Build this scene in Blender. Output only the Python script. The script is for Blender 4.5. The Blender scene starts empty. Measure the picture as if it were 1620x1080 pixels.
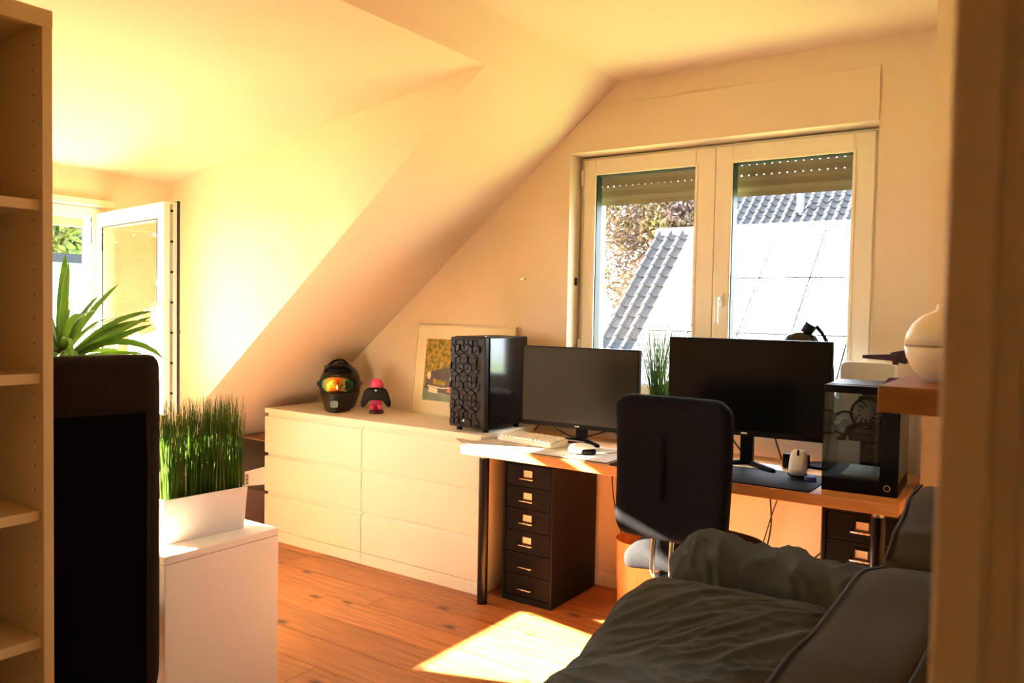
import bpy, bmesh, math, random
from mathutils import Vector, Matrix, noise
random.seed(7)
R = math.radians
S = bpy.context.scene
C = S.collection

# ------------------------------------------------------------------ camera
cd = bpy.data.cameras.new('camera')
cam = bpy.data.objects.new('camera', cd); C.objects.link(cam)
cd.sensor_width = 36.0; cd.lens = 1269.26 / 1620 * 36; cd.clip_start = 0.02; cd.clip_end = 200
YAW, PITCH, ROLL = 0.60048, -0.03769, 0.01844
f_ = Vector((-math.sin(YAW)*math.cos(PITCH), math.cos(YAW)*math.cos(PITCH), math.sin(PITCH)))
r_ = Vector((math.cos(YAW), math.sin(YAW), 0)); u_ = r_.cross(f_)
r2 = r_*math.cos(ROLL) + u_*math.sin(ROLL); u2 = -r_*math.sin(ROLL) + u_*math.cos(ROLL)
cam.matrix_world = Matrix(((r2.x, u2.x, -f_.x, 3.8818), (r2.y, u2.y, -f_.y, -3.5674), (r2.z, u2.z, -f_.z, 1.3789), (0, 0, 0, 1)))
cd.dof.use_dof = True; cd.dof.focus_distance = 3.9; cd.dof.aperture_fstop = 6.5
S.camera = cam

# ------------------------------------------------------------------ light
w = bpy.data.worlds.new('sky'); S.world = w; w.use_nodes = True
bg = w.node_tree.nodes['Background']; bg.inputs[0].default_value = (0.80, 0.89, 1.0, 1); bg.inputs[1].default_value = 9.5
sd = bpy.data.lights.new('sun', 'SUN'); sd.energy = 135.0; sd.color = (1.0, 0.82, 0.59); sd.angle = R(0.6)
sun = bpy.data.objects.new('sun', sd); C.objects.link(sun)
SUN = Vector((1.0, 0.37, -0.405)).normalized()
sun.rotation_euler = SUN.to_track_quat('-Z', 'Y').to_euler(); sun.location = (-6, -3, 5)
vs = S.view_settings
vs.view_transform = 'Standard'; vs.look = 'None'; vs.gamma = 1.0; vs.use_curve_mapping = False
vs.exposure = 1.2

# ------------------------------------------------------------------ materials
M = {}
def mat(name, col, rough=0.6, metal=0.0, spec=0.5, var=None, scale=8.0, stretch=(1, 1, 1), bump=0.0, bscale=200.0, sheen=0.0, detail=4.0, objvar=0.0, trans=0.0):
    m = bpy.data.materials.new(name); m.use_nodes = True; nt = m.node_tree; p = nt.nodes['Principled BSDF']
    p.inputs['Base Color'].default_value = (*col, 1); p.inputs['Roughness'].default_value = rough
    p.inputs['Metallic'].default_value = metal; p.inputs['Specular IOR Level'].default_value = spec
    if sheen: p.inputs['Sheen Weight'].default_value = sheen
    tc = nt.nodes.new('ShaderNodeTexCoord')
    last = None
    if var:
        mp = nt.nodes.new('ShaderNodeMapping'); mp.inputs['Scale'].default_value = stretch
        nt.links.new(tc.outputs['Object'], mp.inputs['Vector'])
        nz = nt.nodes.new('ShaderNodeTexNoise'); nz.inputs['Scale'].default_value = scale; nz.inputs['Detail'].default_value = detail
        nt.links.new(mp.outputs[0], nz.inputs['Vector'])
        cr = nt.nodes.new('ShaderNodeValToRGB'); cr.color_ramp.elements[0].position = 0.33; cr.color_ramp.elements[1].position = 0.68
        cr.color_ramp.elements[0].color = (*col, 1); cr.color_ramp.elements[1].color = (*var, 1)
        nt.links.new(nz.outputs['Fac'], cr.inputs['Fac']); last = cr.outputs['Color']
    if objvar:
        oi = nt.nodes.new('ShaderNodeObjectInfo'); hs = nt.nodes.new('ShaderNodeHueSaturation')
        mr = nt.nodes.new('ShaderNodeMapRange'); mr.inputs['To Min'].default_value = 1 - objvar; mr.inputs['To Max'].default_value = 1 + objvar
        nt.links.new(oi.outputs['Random'], mr.inputs['Value']); nt.links.new(mr.outputs[0], hs.inputs['Value'])
        if last: nt.links.new(last, hs.inputs['Color'])
        else: hs.inputs['Color'].default_value = (*col, 1)
        last = hs.outputs['Color']
    if last: nt.links.new(last, p.inputs['Base Color'])
    if bump:
        bz = nt.nodes.new('ShaderNodeTexNoise'); bz.inputs['Scale'].default_value = bscale; bz.inputs['Detail'].default_value = 3
        nt.links.new(tc.outputs['Object'], bz.inputs['Vector'])
        bn = nt.nodes.new('ShaderNodeBump'); bn.inputs['Strength'].default_value = bump; bn.inputs['Distance'].default_value = 0.002
        nt.links.new(bz.outputs['Fac'], bn.inputs['Height']); nt.links.new(bn.outputs[0], p.inputs['Normal'])
    if trans:
        tr = nt.nodes.new('ShaderNodeBsdfTranslucent'); mx = nt.nodes.new('ShaderNodeMixShader'); mx.inputs[0].default_value = trans
        if last: nt.links.new(last, tr.inputs['Color'])
        else: tr.inputs['Color'].default_value = (*col, 1)
        nt.links.new(p.outputs[0], mx.inputs[1]); nt.links.new(tr.outputs[0], mx.inputs[2])
        nt.links.new(mx.outputs[0], nt.nodes['Material Output'].inputs['Surface'])
    M[name] = m
    return m
def glassmat(name, tint=(1, 1, 1), refl=0.08, rough=0.0, edge=1.45):
    m = bpy.data.materials.new(name); m.use_nodes = True; nt = m.node_tree; nt.nodes.clear()
    o = nt.nodes.new('ShaderNodeOutputMaterial'); t = nt.nodes.new('ShaderNodeBsdfTransparent'); t.inputs[0].default_value = (*tint, 1)
    g = nt.nodes.new('ShaderNodeBsdfGlossy'); g.inputs['Roughness'].default_value = rough
    fr = nt.nodes.new('ShaderNodeFresnel'); fr.inputs['IOR'].default_value = edge+0.22   # two panes' worth of reflection
    mx = nt.nodes.new('ShaderNodeMixShader')
    ge = nt.nodes.new('ShaderNodeNewGeometry'); iv = nt.nodes.new('ShaderNodeMath'); iv.operation = 'SUBTRACT'; iv.inputs[0].default_value = 1.0
    nt.links.new(ge.outputs['Backfacing'], iv.inputs[1])           # reflect once per pane, on its outer skin
    ml = nt.nodes.new('ShaderNodeMath'); ml.operation = 'MULTIPLY'; iv.use_clamp = True; nt.links.new(fr.outputs[0], ml.inputs[0]); nt.links.new(iv.outputs[0], ml.inputs[1])
    nt.links.new(ml.outputs[0], mx.inputs[0]); nt.links.new(t.outputs[0], mx.inputs[1]); nt.links.new(g.outputs[0], mx.inputs[2]); nt.links.new(mx.outputs[0], o.inputs[0])
    M[name] = m
WALL = (0.79, 0.635, 0.46)
mat('plaster', WALL, 0.9, spec=0.2, bump=0.25, bscale=160)
mat('stucco', (0.79, 0.63, 0.41), 0.9, spec=0.2, bump=0.9, bscale=95)
mat('ceiling', (0.78, 0.615, 0.455), 0.9, spec=0.2, bump=0.1, bscale=160)
mat('upvc', (0.86, 0.77, 0.60), 0.35)
mat('white_paint', (0.84, 0.74, 0.54), 0.5)
mat('casing', (0.90, 0.66, 0.32), 0.5)
mat('gasket', (0.012, 0.012, 0.014), 0.6)
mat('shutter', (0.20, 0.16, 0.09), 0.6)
glassmat('pane')
glassmat('smoked', (0.62, 0.66, 0.64), edge=1.5)
mat('subfloor', (0.10, 0.05, 0.02), 0.9)
def floor_mat():
    m = mat('oak', (0.33, 0.115, 0.030), 0.45, objvar=0.18, spec=0.35, var=(0.47, 0.18, 0.052), scale=3.0, stretch=(1.3, 14, 1), detail=6)
    nt = m.node_tree; p = nt.nodes['Principled BSDF']
    src = p.inputs['Base Color'].links[0].from_socket
    tc = nt.nodes.new('ShaderNodeTexCoord'); oi = nt.nodes.new('ShaderNodeObjectInfo')
    mp = nt.nodes.new('ShaderNodeMapping'); mp.inputs['Scale'].default_value = (1.0, 1.9, 1)
    ad = nt.nodes.new('ShaderNodeVectorMath'); ad.operation = 'ADD'
    sc = nt.nodes.new('ShaderNodeVectorMath'); sc.operation = 'SCALE'; sc.inputs['Scale'].default_value = 37.0
    cb = nt.nodes.new('ShaderNodeCombineXYZ'); nt.links.new(oi.outputs['Random'], cb.inputs[0]); nt.links.new(oi.outputs['Random'], cb.inputs[1])
    nt.links.new(cb.outputs[0], sc.inputs[0])
    nt.links.new(tc.outputs['Object'], mp.inputs['Vector']); nt.links.new(mp.outputs[0], ad.inputs[0]); nt.links.new(sc.outputs[0], ad.inputs[1])
    v = nt.nodes.new('ShaderNodeTexVoronoi'); v.voronoi_dimensions = '2D'; v.inputs['Scale'].default_value = 1.7; v.inputs['Randomness'].default_value = 1
    nt.links.new(ad.outputs[0], v.inputs['Vector'])
    kr = nt.nodes.new('ShaderNodeValToRGB'); kr.color_ramp.elements[0].position = 0.018; kr.color_ramp.elements[1].position = 0.085
    kr.color_ramp.elements[0].color = (0.22, 0.16, 0.12, 1); kr.color_ramp.elements[1].color = (1, 1, 1, 1)
    nt.links.new(v.outputs['Distance'], kr.inputs['Fac'])
    wv = nt.nodes.new('ShaderNodeTexNoise'); wv.inputs['Scale'].default_value = 2.2; wv.inputs['Detail'].default_value = 8; wv.inputs['Distortion'].default_value = 1.2
    mp2 = nt.nodes.new('ShaderNodeMapping'); mp2.inputs['Scale'].default_value = (0.8, 9, 1)
    nt.links.new(ad.outputs[0], mp2.inputs['Vector']); nt.links.new(mp2.outputs[0], wv.inputs['Vector'])
    wr = nt.nodes.new('ShaderNodeValToRGB'); wr.color_ramp.elements[0].position = 0.28; wr.color_ramp.elements[1].position = 0.45
    wr.color_ramp.elements[0].color = (0.62, 0.55, 0.5, 1); wr.color_ramp.elements[1].color = (1, 1, 1, 1)
    nt.links.new(wv.outputs['Fac'], wr.inputs['Fac'])
    def mul(a, b):
        x = nt.nodes.new('ShaderNodeMix'); x.data_type = 'RGBA'; x.blend_type = 'MULTIPLY'; x.inputs['Factor'].default_value = 1
        nt.links.new(a, x.inputs['A']); nt.links.new(b, x.inputs['B']); return x.outputs['Result']
    nt.links.new(mul(mul(src, kr.outputs['Color']), wr.outputs['Color']), p.inputs['Base Color'])
floor_mat()
mat('beech', (0.58, 0.25, 0.075), 0.4, var=(0.70, 0.34, 0.11), scale=4, stretch=(1.2, 16, 10), detail=6)
mat('shelf_wood', (0.27, 0.098, 0.020), 0.5, spec=0.3, var=(0.33, 0.13, 0.03), scale=4, stretch=(5, 1.2, 14), detail=6)
mat('bin_wood', (0.62, 0.28, 0.09), 0.45, var=(0.74, 0.38, 0.14), scale=3, stretch=(10, 10, 0.8), detail=6)
mat('white_lam', (0.84, 0.75, 0.58), 0.38)
mat('white_cube', (0.84, 0.77, 0.67), 0.45)
mat('shelf_lam', (0.58, 0.41, 0.17), 0.5)
mat('black_metal', (0.0045, 0.0030, 0.0018), 0.5, spec=0.18)
mat('leg_black', (0.008, 0.005, 0.004), 0.25, spec=0.35)
mat('chrome', (0.8, 0.79, 0.76), 0.15, metal=1.0)
mat('steel', (0.6, 0.58, 0.54), 0.3, metal=1.0)
mat('card', (0.80, 0.70, 0.46), 0.7)
mat('chair_fabric', (0.0048, 0.0056, 0.0075), 0.9, var=(0.0075, 0.0085, 0.011), scale=90, bump=0.5, bscale=900, spec=0.1)
mat('black_plastic', (0.0025, 0.0025, 0.0026), 0.45, spec=0.16)
mat('gloss_black', (0.002, 0.0025, 0.004), 0.12, spec=0.4)
mat('pc_front', (0.012, 0.009, 0.005), 0.5, spec=0.25)
mat('screen', (0.0025, 0.0025, 0.0016), 0.2, spec=0.28, var=(0.004, 0.004, 0.003), scale=7)
mat('key', (0.86, 0.80, 0.66), 0.5)
mat('kb_case', (0.82, 0.75, 0.60), 0.5)
mat('white_plastic', (0.85, 0.81, 0.72), 0.35)
mat('diffuser', (0.80, 0.66, 0.36), 0.45)
mat('groove', (0.28, 0.22, 0.10), 0.6)
mat('mat_print', (0.72, 0.66, 0.60), 0.8, var=(0.62, 0.57, 0.52), scale=12)
mat('mat_black', (0.008, 0.008, 0.009), 0.8)
mat('print_grey', (0.40, 0.37, 0.35), 0.8)
mat('desk_mat', (0.004, 0.0028, 0.0028), 0.7, var=(0.010, 0.0055, 0.009), scale=9, spec=0.15)
mat('paper', (0.80, 0.76, 0.72), 0.8)
mat('blue_print', (0.10, 0.10, 0.42), 0.7)
mat('linen', (0.054, 0.066, 0.064), 0.9, var=(0.078, 0.092, 0.088), scale=3.5, bump=0.7, bscale=500, spec=0.1)
mat('sofa', (0.047, 0.035, 0.013), 0.9, var=(0.064, 0.048, 0.018), scale=5, bump=0.6, bscale=700, spec=0.1)
mat('piping', (0.020, 0.015, 0.006), 0.9)
mat('dark_weave', (0.014, 0.0085, 0.005), 0.95, spec=0.1, var=(0.024, 0.015, 0.009), scale=220, bump=0.7, bscale=700)
mat('lining', (0.002, 0.0015, 0.0015), 0.95, spec=0.05)
mat('pot_white', (0.84, 0.76, 0.69), 0.4)
mat('soil', (0.05, 0.03, 0.02), 0.95)
mat('blade', (0.030, 0.090, 0.008), 0.6, spec=0.2, var=(0.085, 0.165, 0.016), scale=14, trans=0.3)
mat('blade_dry', (0.20, 0.17, 0.035), 0.6, trans=0.3)
mat('yucca', (0.030, 0.085, 0.006), 0.45, spec=0.3, var=(0.080, 0.16, 0.012), scale=6, trans=0.3)
mat('trunk', (0.32, 0.16, 0.07), 0.9, var=(0.20, 0.10, 0.05), scale=20)
mat('terracotta', (0.42, 0.16, 0.07), 0.8)
mat('leaf_green', (0.035, 0.070, 0.008), 0.6, objvar=0.2, var=(0.09, 0.11, 0.016), scale=1.5, trans=0.3)
mat('leaf_purple', (0.036, 0.022, 0.030), 0.7, spec=0.1, var=(0.050, 0.042, 0.014), scale=0.9, trans=0.25)
mat('bark', (0.12, 0.08, 0.05), 0.9)
mat('tile', (0.012, 0.014, 0.017), 0.7, spec=0.15, objvar=0.15)
mat('ridge', (0.05, 0.05, 0.052), 0.7)
mat('solar', (0.02, 0.02, 0.03), 0.45, spec=0.12)
mat('alu', (0.8, 0.8, 0.8), 0.4, metal=0.6)
mat('house', (0.75, 0.72, 0.68), 0.8)
mat('facade', (0.86, 0.84, 0.80), 0.8)
mat('lawn', (0.14, 0.22, 0.06), 0.9)
mat('terrace', (0.7, 0.68, 0.62), 0.9)
mat('eave', (0.30, 0.09, 0.05), 0.7)
mat('pink', (0.80, 0.06, 0.20), 0.4)
mat('pale_pink', (0.85, 0.55, 0.55), 0.4)
mat('helmet', (0.0035, 0.003, 0.0025), 0.25, spec=0.35)
mat('helmet_grey', (0.016, 0.014, 0.010), 0.4, spec=0.3)
mat('box_print', (0.008, 0.006, 0.004), 0.5, spec=0.3, var=(0.02, 0.009, 0.008), scale=9)
mat('box_red', (0.045, 0.008, 0.008), 0.5)
mat('frame_cream', (0.72, 0.62, 0.38), 0.5)
mat('mount', (0.80, 0.70, 0.46), 0.8)
mat('foliage_print', (0.06, 0.09, 0.01), 0.7, var=(0.60, 0.36, 0.04), scale=42, detail=6)
mat('car_print', (0.05, 0.035, 0.028), 0.5, var=(0.12, 0.085, 0.06), scale=20)
mat('road_print', (0.16, 0.22, 0.15), 0.7, var=(0.30, 0.34, 0.22), scale=14)
mat('lamp_print', (0.78, 0.70, 0.50), 0.6)
mat('red_print', (0.55, 0.20, 0.12), 0.7)
mat('glass_print', (0.16, 0.17, 0.08), 0.5, var=(0.32, 0.33, 0.18), scale=30)
mat('purple_brick', (0.028, 0.012, 0.028), 0.35, var=(0.06, 0.03, 0.055), scale=60)
mat('fan_white', (0.62, 0.60, 0.54), 0.5)
mat('board_green', (0.02, 0.022, 0.016), 0.5)
mat('gold', (0.45, 0.30, 0.08), 0.4, metal=0.6)
mat('cable', (0.010, 0.008, 0.007), 0.5)
mat('cable_white', (0.7, 0.66, 0.6), 0.5)
mat('brown_led', (0.08, 0.02, 0.012), 0.5)
# mirrored rainbow lens
def lens_mat():
    m = mat('lens', (0.1, 0.1, 0.1), 0.12, metal=0.85); nt = m.node_tree; p = nt.nodes['Principled BSDF']
    tc = nt.nodes.new('ShaderNodeTexCoord'); sx = nt.nodes.new('ShaderNodeSeparateXYZ'); nt.links.new(tc.outputs['Object'], sx.inputs[0])
    mr = nt.nodes.new('ShaderNodeMapRange'); mr.inputs['From Min'].default_value = -0.105; mr.inputs['From Max'].default_value = 0.105
    nt.links.new(sx.outputs['X'], mr.inputs['Value'])
    cr = nt.nodes.new('ShaderNodeValToRGB'); el = cr.color_ramp.elements
    el[0].position = 0; el[0].color = (0.15, 0.5, 0.6, 1); el[1].position = 1; el[1].color = (0.03, 0.02, 0.06, 1)
    for q, c in ((0.16, (0.35, 0.7, 0.25, 1)), (0.32, (0.95, 0.65, 0.06, 1)), (0.5, (0.85, 0.16, 0.03, 1)), (0.68, (0.35, 0.25, 0.05, 1)), (0.8, (0.04, 0.25, 0.14, 1))):
        e = el.new(q); e.color = c
    nt.links.new(mr.outputs[0], cr.inputs['Fac']); nt.links.new(cr.outputs['Color'], p.inputs['Base Color'])
lens_mat()
def solar_mat():
    m = M['solar']; nt = m.node_tree; p = nt.nodes['Principled BSDF']
    tc = nt.nodes.new('ShaderNodeTexCoord'); br = nt.nodes.new('ShaderNodeTexBrick'); br.offset = 0.0
    br.inputs['Color1'].default_value = (0.013, 0.015, 0.019, 1); br.inputs['Color2'].default_value = (0.016, 0.018, 0.022, 1); br.inputs['Mortar'].default_value = (0.04, 0.04, 0.04, 1)
    br.inputs['Scale'].default_value = 1; br.inputs['Mortar Size'].default_value = 0.012; br.inputs['Brick Width'].default_value = 0.16; br.inputs['Row Height'].default_value = 0.16
    nt.links.new(tc.outputs['Object'], br.inputs['Vector']); nt.links.new(br.outputs['Color'], p.inputs['Base Color'])
solar_mat()

# ------------------------------------------------------------------ mesh helpers
def B(bm, x0, x1, y0, y1, z0, z1):
    v = [bm.verts.new((x, y, z)) for z in (z0, z1) for y in (y0, y1) for x in (x0, x1)]
    for q in ((0, 2, 3, 1), (4, 5, 7, 6), (0, 1, 5, 4), (2, 6, 7, 3), (0, 4, 6, 2), (1, 3, 7, 5)): bm.faces.new([v[i] for i in q])
    return bm
def box(x0, x1, y0, y1, z0, z1): return B(bmesh.new(), x0, x1, y0, y1, z0, z1)
def cyl(bm, p0, p1, r0, r1=None, seg=14, caps=True):
    r1 = r0 if r1 is None else r1; p0 = Vector(p0); p1 = Vector(p1); d = (p1-p0).normalized()
    a = d.orthogonal().normalized(); b = d.cross(a)
    A = [bm.verts.new(p0 + (a*math.cos(t)+b*math.sin(t))*r0) for t in [2*math.pi*i/seg for i in range(seg)]]
    D = [bm.verts.new(p1 + (a*math.cos(t)+b*math.sin(t))*r1) for t in [2*math.pi*i/seg for i in range(seg)]]
    for i in range(seg): bm.faces.new((A[i], A[(i+1) % seg], D[(i+1) % seg], D[i]))
    if caps: bm.faces.new(A[::-1]); bm.faces.new(D)
    return bm
def tube(bm, pts, r, seg=8, closed=False):
    pts = [Vector(p) for p in pts]; n = len(pts); rings = []; a = None
    for i, p in enumerate(pts):
        if closed: d = (pts[(i+1) % n]-pts[i-1]).normalized()
        else: d = (pts[min(i+1, n-1)]-pts[max(i-1, 0)]).normalized()
        a = d.orthogonal().normalized() if a is None else (a - d*a.dot(d)).normalized()
        b = d.cross(a)
        rr = r[i] if isinstance(r, (list, tuple)) else r
        rings.append([bm.verts.new(p+(a*math.cos(t)+b*math.sin(t))*rr) for t in [2*math.pi*k/seg for k in range(seg)]])
    for i in range(n if closed else n-1):
        A = rings[i]; D = rings[(i+1) % n]
        for k in range(seg): bm.faces.new((A[k], A[(k+1) % seg], D[(k+1) % seg], D[k]))
    if not closed: bm.faces.new(rings[0][::-1]); bm.faces.new(rings[-1])
    return bm
def spline(pts, n=6):
    P = [Vector(p) for p in pts]; out = []
    for i in range(len(P)-1):
        p0 = P[max(i-1, 0)]; p1 = P[i]; p2 = P[i+1]; p3 = P[min(i+2, len(P)-1)]
        for k in range(n):
            t = k/n
            out.append(0.5*((2*p1)+(p2-p0)*t+(2*p0-5*p1+4*p2-p3)*t*t+(3*p1-p0-3*p2+p3)*t**3))
    out.append(P[-1]); return out
def lathe(bm, prof, seg=40, c=(0, 0, 0)):
    rings = []
    for r, z in prof:
        rings.append([bm.verts.new((c[0]+r*math.cos(2*math.pi*k/seg), c[1]+r*math.sin(2*math.pi*k/seg), c[2]+z)) for k in range(seg)])
    for A, D in zip(rings, rings[1:]):
        for k in range(seg): bm.faces.new((A[k], A[(k+1) % seg], D[(k+1) % seg], D[k]))
    bm.faces.new(rings[0][::-1]); bm.faces.new(rings[-1]); return bm
def prism(bm, pts, h, axis='z', a=0.0):
    """polygon pts in the plane normal to axis, from a to a+h"""
    def P(u, v, t): return {'z': (u, v, t), 'y': (u, t, v), 'x': (t, u, v)}[axis]
    A = [bm.verts.new(P(u, v, a)) for u, v in pts]; D = [bm.verts.new(P(u, v, a+h)) for u, v in pts]; n = len(pts)
    bm.faces.new(A[::-1]); bm.faces.new(D)
    for i in range(n): bm.faces.new((A[i], A[(i+1) % n], D[(i+1) % n], D[i]))
    bmesh.ops.recalc_face_normals(bm, faces=bm.faces[:]); return bm
def rrect(x0, x1, y0, y1, r, n=5, rs=None):
    rs = rs or (r, r, r, r); o = []
    for (cx, cy, a0, q) in ((x1-rs[0], y1-rs[0], 0, rs[0]), (x0+rs[1], y1-rs[1], 90, rs[1]), (x0+rs[2], y0+rs[2], 180, rs[2]), (x1-rs[3], y0+rs[3], 270, rs[3])):
        for k in range(n+1):
            t = R(a0+90*k/n); o.append((cx+q*math.cos(t), cy+q*math.sin(t)))
    return o
def rbox(hx, hy, hz, r, n=10, c=(0, 0, 0), fn=None):
    """rounded box with a grid on each face; fn(point, normal) moves points"""
    bm = bmesh.new(); h = Vector((hx, hy, hz)); c = Vector(c)
    nn = n if isinstance(n, (list, tuple)) else (n, n, n)
    def st(t): return math.copysign(abs(t)**0.8, t)
    for ax in range(3):
        u, v = [i for i in range(3) if i != ax]
        for s in (-1, 1):
            g = []
            for i in range(nn[u]+1):
                row = []
                for j in range(nn[v]+1):
                    p = Vector((0, 0, 0)); p[ax] = s; p[u] = st(2*i/nn[u]-1); p[v] = st(2*j/nn[v]-1)
                    q = Vector((p.x*h.x, p.y*h.y, p.z*h.z))
                    inn = Vector([max(-h[k]+r, min(h[k]-r, q[k])) for k in range(3)])
                    d = q-inn; d = d.normalized() if d.length > 1e-9 else Vector((0, 0, 0))
                    pos = inn+d*r
                    if fn: pos = fn(pos, d)
                    row.append(bm.verts.new(pos+c))
                g.append(row)
            for i in range(nn[u]):
                for j in range(nn[v]):
                    bm.faces.new((g[i][j], g[i+1][j], g[i+1][j+1], g[i][j+1]))
    bmesh.ops.remove_doubles(bm, verts=bm.verts[:], dist=1e-5)
    bmesh.ops.recalc_face_normals(bm, faces=bm.faces[:]); return bm
def grid(nu, nv, fn):
    bm = bmesh.new(); g = [[bm.verts.new(fn(i/nu, j/nv)) for j in range(nv+1)] for i in range(nu+1)]
    for i in range(nu):
        for j in range(nv): bm.faces.new((g[i][j], g[i+1][j], g[i+1][j+1], g[i][j+1]))
    return bm
def mesh(bm, name, m, smooth=False):
    me = bpy.data.meshes.new(name); bm.to_mesh(me); bm.free()
    for k in (m if isinstance(m, (list, tuple)) else [m]): me.materials.append(M[k])
    if smooth:
        for p in me.polygons: p.use_smooth = True
    return me
def ob(name, bm, m, parent=None, loc=(0, 0, 0), smooth=False, bevel=0.0, solid=0.0, subd=0, kind=None, auto=False):
    me = bm if isinstance(bm, bpy.types.Mesh) else mesh(bm, name, m, smooth)
    o = bpy.data.objects.new(name, me); C.objects.link(o); o.location = loc
    if parent: o.parent = parent
    if solid:
        k = o.modifiers.new('solid', 'SOLIDIFY'); k.thickness = solid; k.offset = -1
    if bevel:
        k = o.modifiers.new('bevel', 'BEVEL'); k.width = bevel; k.segments = 2; k.limit_method = 'ANGLE'
    if subd:
        k = o.modifiers.new('sub', 'SUBSURF'); k.levels = subd; k.render_levels = subd
    if kind: o['kind'] = kind
    return o
def tag(o, label, cat, group=None):
    o['label'] = label; o['category'] = cat
    if group: o['group'] = group
    return o
def thing(name, label, cat, loc=(0, 0, 0), rz=0, group=None):
    o = bpy.data.objects.new(name, None); C.objects.link(o); o.location = loc; o.rotation_euler = (0, 0, rz); o.empty_display_size = 0.05
    return tag(o, label, cat, group)
def struct(name, bm, m, label=None, **k):
    o = ob(name, bm, m, **k); o['kind'] = 'structure'
    if label: o['label'] = label
    return o
def dup(o, parent=None, loc=None):
    c = o.copy(); C.objects.link(c); c.parent = parent
    if loc: c.location = loc
    for ch in [x for x in o.children]: dup(ch, c)
    return c

# ------------------------------------------------------------------ the room
W = 0.02; CEIL = 2.523; XR = 3.868; XD = -0.34; YC = -0.875; YF = -3.03
SL = math.tan(R(39.0))
def slz(x): return 2.525 + (x-2.043)*SL           # main roof slope height over x
fl = struct('floor', box(-0.75, XR+0.1, YF-1.0, W+0.02, -0.08, -0.012), 'subfloor', 'wide oak plank floor')
pw = 0.187; row = 0; y = W
while y > YF-0.2:
    x = -0.72 - random.random()*1.3
    while x < XR:
        L = random.choice((1.5, 1.8, 2.1, 1.3)); a = max(x, -0.72); b = min(x+L, XR)
        if b-a > 0.05:
            bm = box(-(b-a)/2+0.0013, (b-a)/2-0.0013, -pw+0.0013, -0.0013, -0.012, 0.0)
            ob('plank', bm, 'oak', fl, loc=((a+b)/2, y, 0))
        x += L
    y -= pw
# back wall with the window opening
WX0, WX1, WZ0, WZ1, WT = 1.767, 3.233, 0.93, 2.19, 0.42
bm = bmesh.new()
B(bm, -0.9, WX0, W, WT, -0.1, 2.8); B(bm, WX1, XR+0.3, W, WT, -0.1, 2.8); B(bm, WX0, WX1, W, WT, -0.1, WZ0); B(bm, WX0, WX1, W, WT, WZ1, 2.8)
struct('wall_back', bm, 'plaster', 'cream plaster window wall')
struct('wall_alcove', box(3.478, XR+0.3, -0.35, W, 0, CEIL+0.05), 'stucco', 'rough stucco pier beside the desk')
struct('wall_right', box(XR, XR+0.12, YF, -0.35, -0.05, CEIL+0.05), 'stucco')
struct('ceiling', box(2.03, XR+0.3, YF-1.1, W+0.02, CEIL, CEIL+0.1), 'ceiling')
# main slope: full below the gable side, a strip above the dormer
XT = 1.880; ZT = slz(XT)
bm = bmesh.new()
def slab(x0, x1, y0, y1, t=0.12):
    n = Vector((-math.sin(R(39)), 0, math.cos(R(39))))*t
    v = [(x0, y0, slz(x0)), (x1, y0, slz(x1)), (x1, y1, slz(x1)), (x0, y1, slz(x0))]
    A = [bm.verts.new(p) for p in v]; D = [bm.verts.new(Vector(p)+n) for p in v]
    bm.faces.new(A[::-1]); bm.faces.new(D)
    for i in range(4): bm.faces.new((A[i], A[(i+1) % 4], D[(i+1) % 4], D[i]))
slab(-0.75, XT, YC+0.06, W+0.01); slab(XT, 2.06, YF-0.1, W+0.01)
struct('ceiling_slope', bm, 'ceiling', 'sloped attic ceiling above the dresser')
struct('wall_knee', box(-0.85, -0.70, YC, W, -0.05, 0.45), 'plaster')
# dormer: cheek, falling ceiling, front wall with an opening
def dcz(x): return 2.072 + (x-XD)*(ZT-2.072)/(XT-XD)
bm = prism(bmesh.new(), [(XD-0.3, -0.05), (-0.30, -0.05), (slz(0)*0, slz(0.0)), (XT, ZT), (XT-0.02, ZT+0.06), (XD-0.3, 2.12)], 0.06, 'y', YC)
struct('wall_cheek', bm, 'plaster', 'bright triangular side wall of the dormer')
bm = prism(bmesh.new(), [(XD-0.12, dcz(XD-0.12)), (XT, ZT), (XT, ZT+0.12), (XD-0.12, dcz(XD-0.12)+0.12)], YC+0.05-(YF-0.1), 'y', YF-0.1)
struct('ceiling_dormer', bm, 'ceiling', 'gently falling dormer ceiling')
DY0, DY1, DZ0, DZ1 = -2.17, -1.265, 0.84, 1.89
bm = bmesh.new()
EY0, EY1 = -2.98, -2.29  # opening for the added, unseen window
B(bm, XD-0.22, XD, YF-0.1, EY0, -0.05, 2.15); B(bm, XD-0.22, XD, EY1, DY0, -0.05, 2.15); B(bm, XD-0.22, XD, EY0, EY1, -0.05, DZ0); B(bm, XD-0.22, XD, EY0, EY1, DZ1, 2.15); B(bm, XD-0.22, XD, DY1, YC+0.05, -0.05, 2.15)
B(bm, XD-0.22, XD, DY0, DY1, -0.05, DZ0); B(bm, XD-0.22, XD, DY0, DY1, DZ1, 2.15)
struct('wall_dormer', bm, 'plaster')
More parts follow.
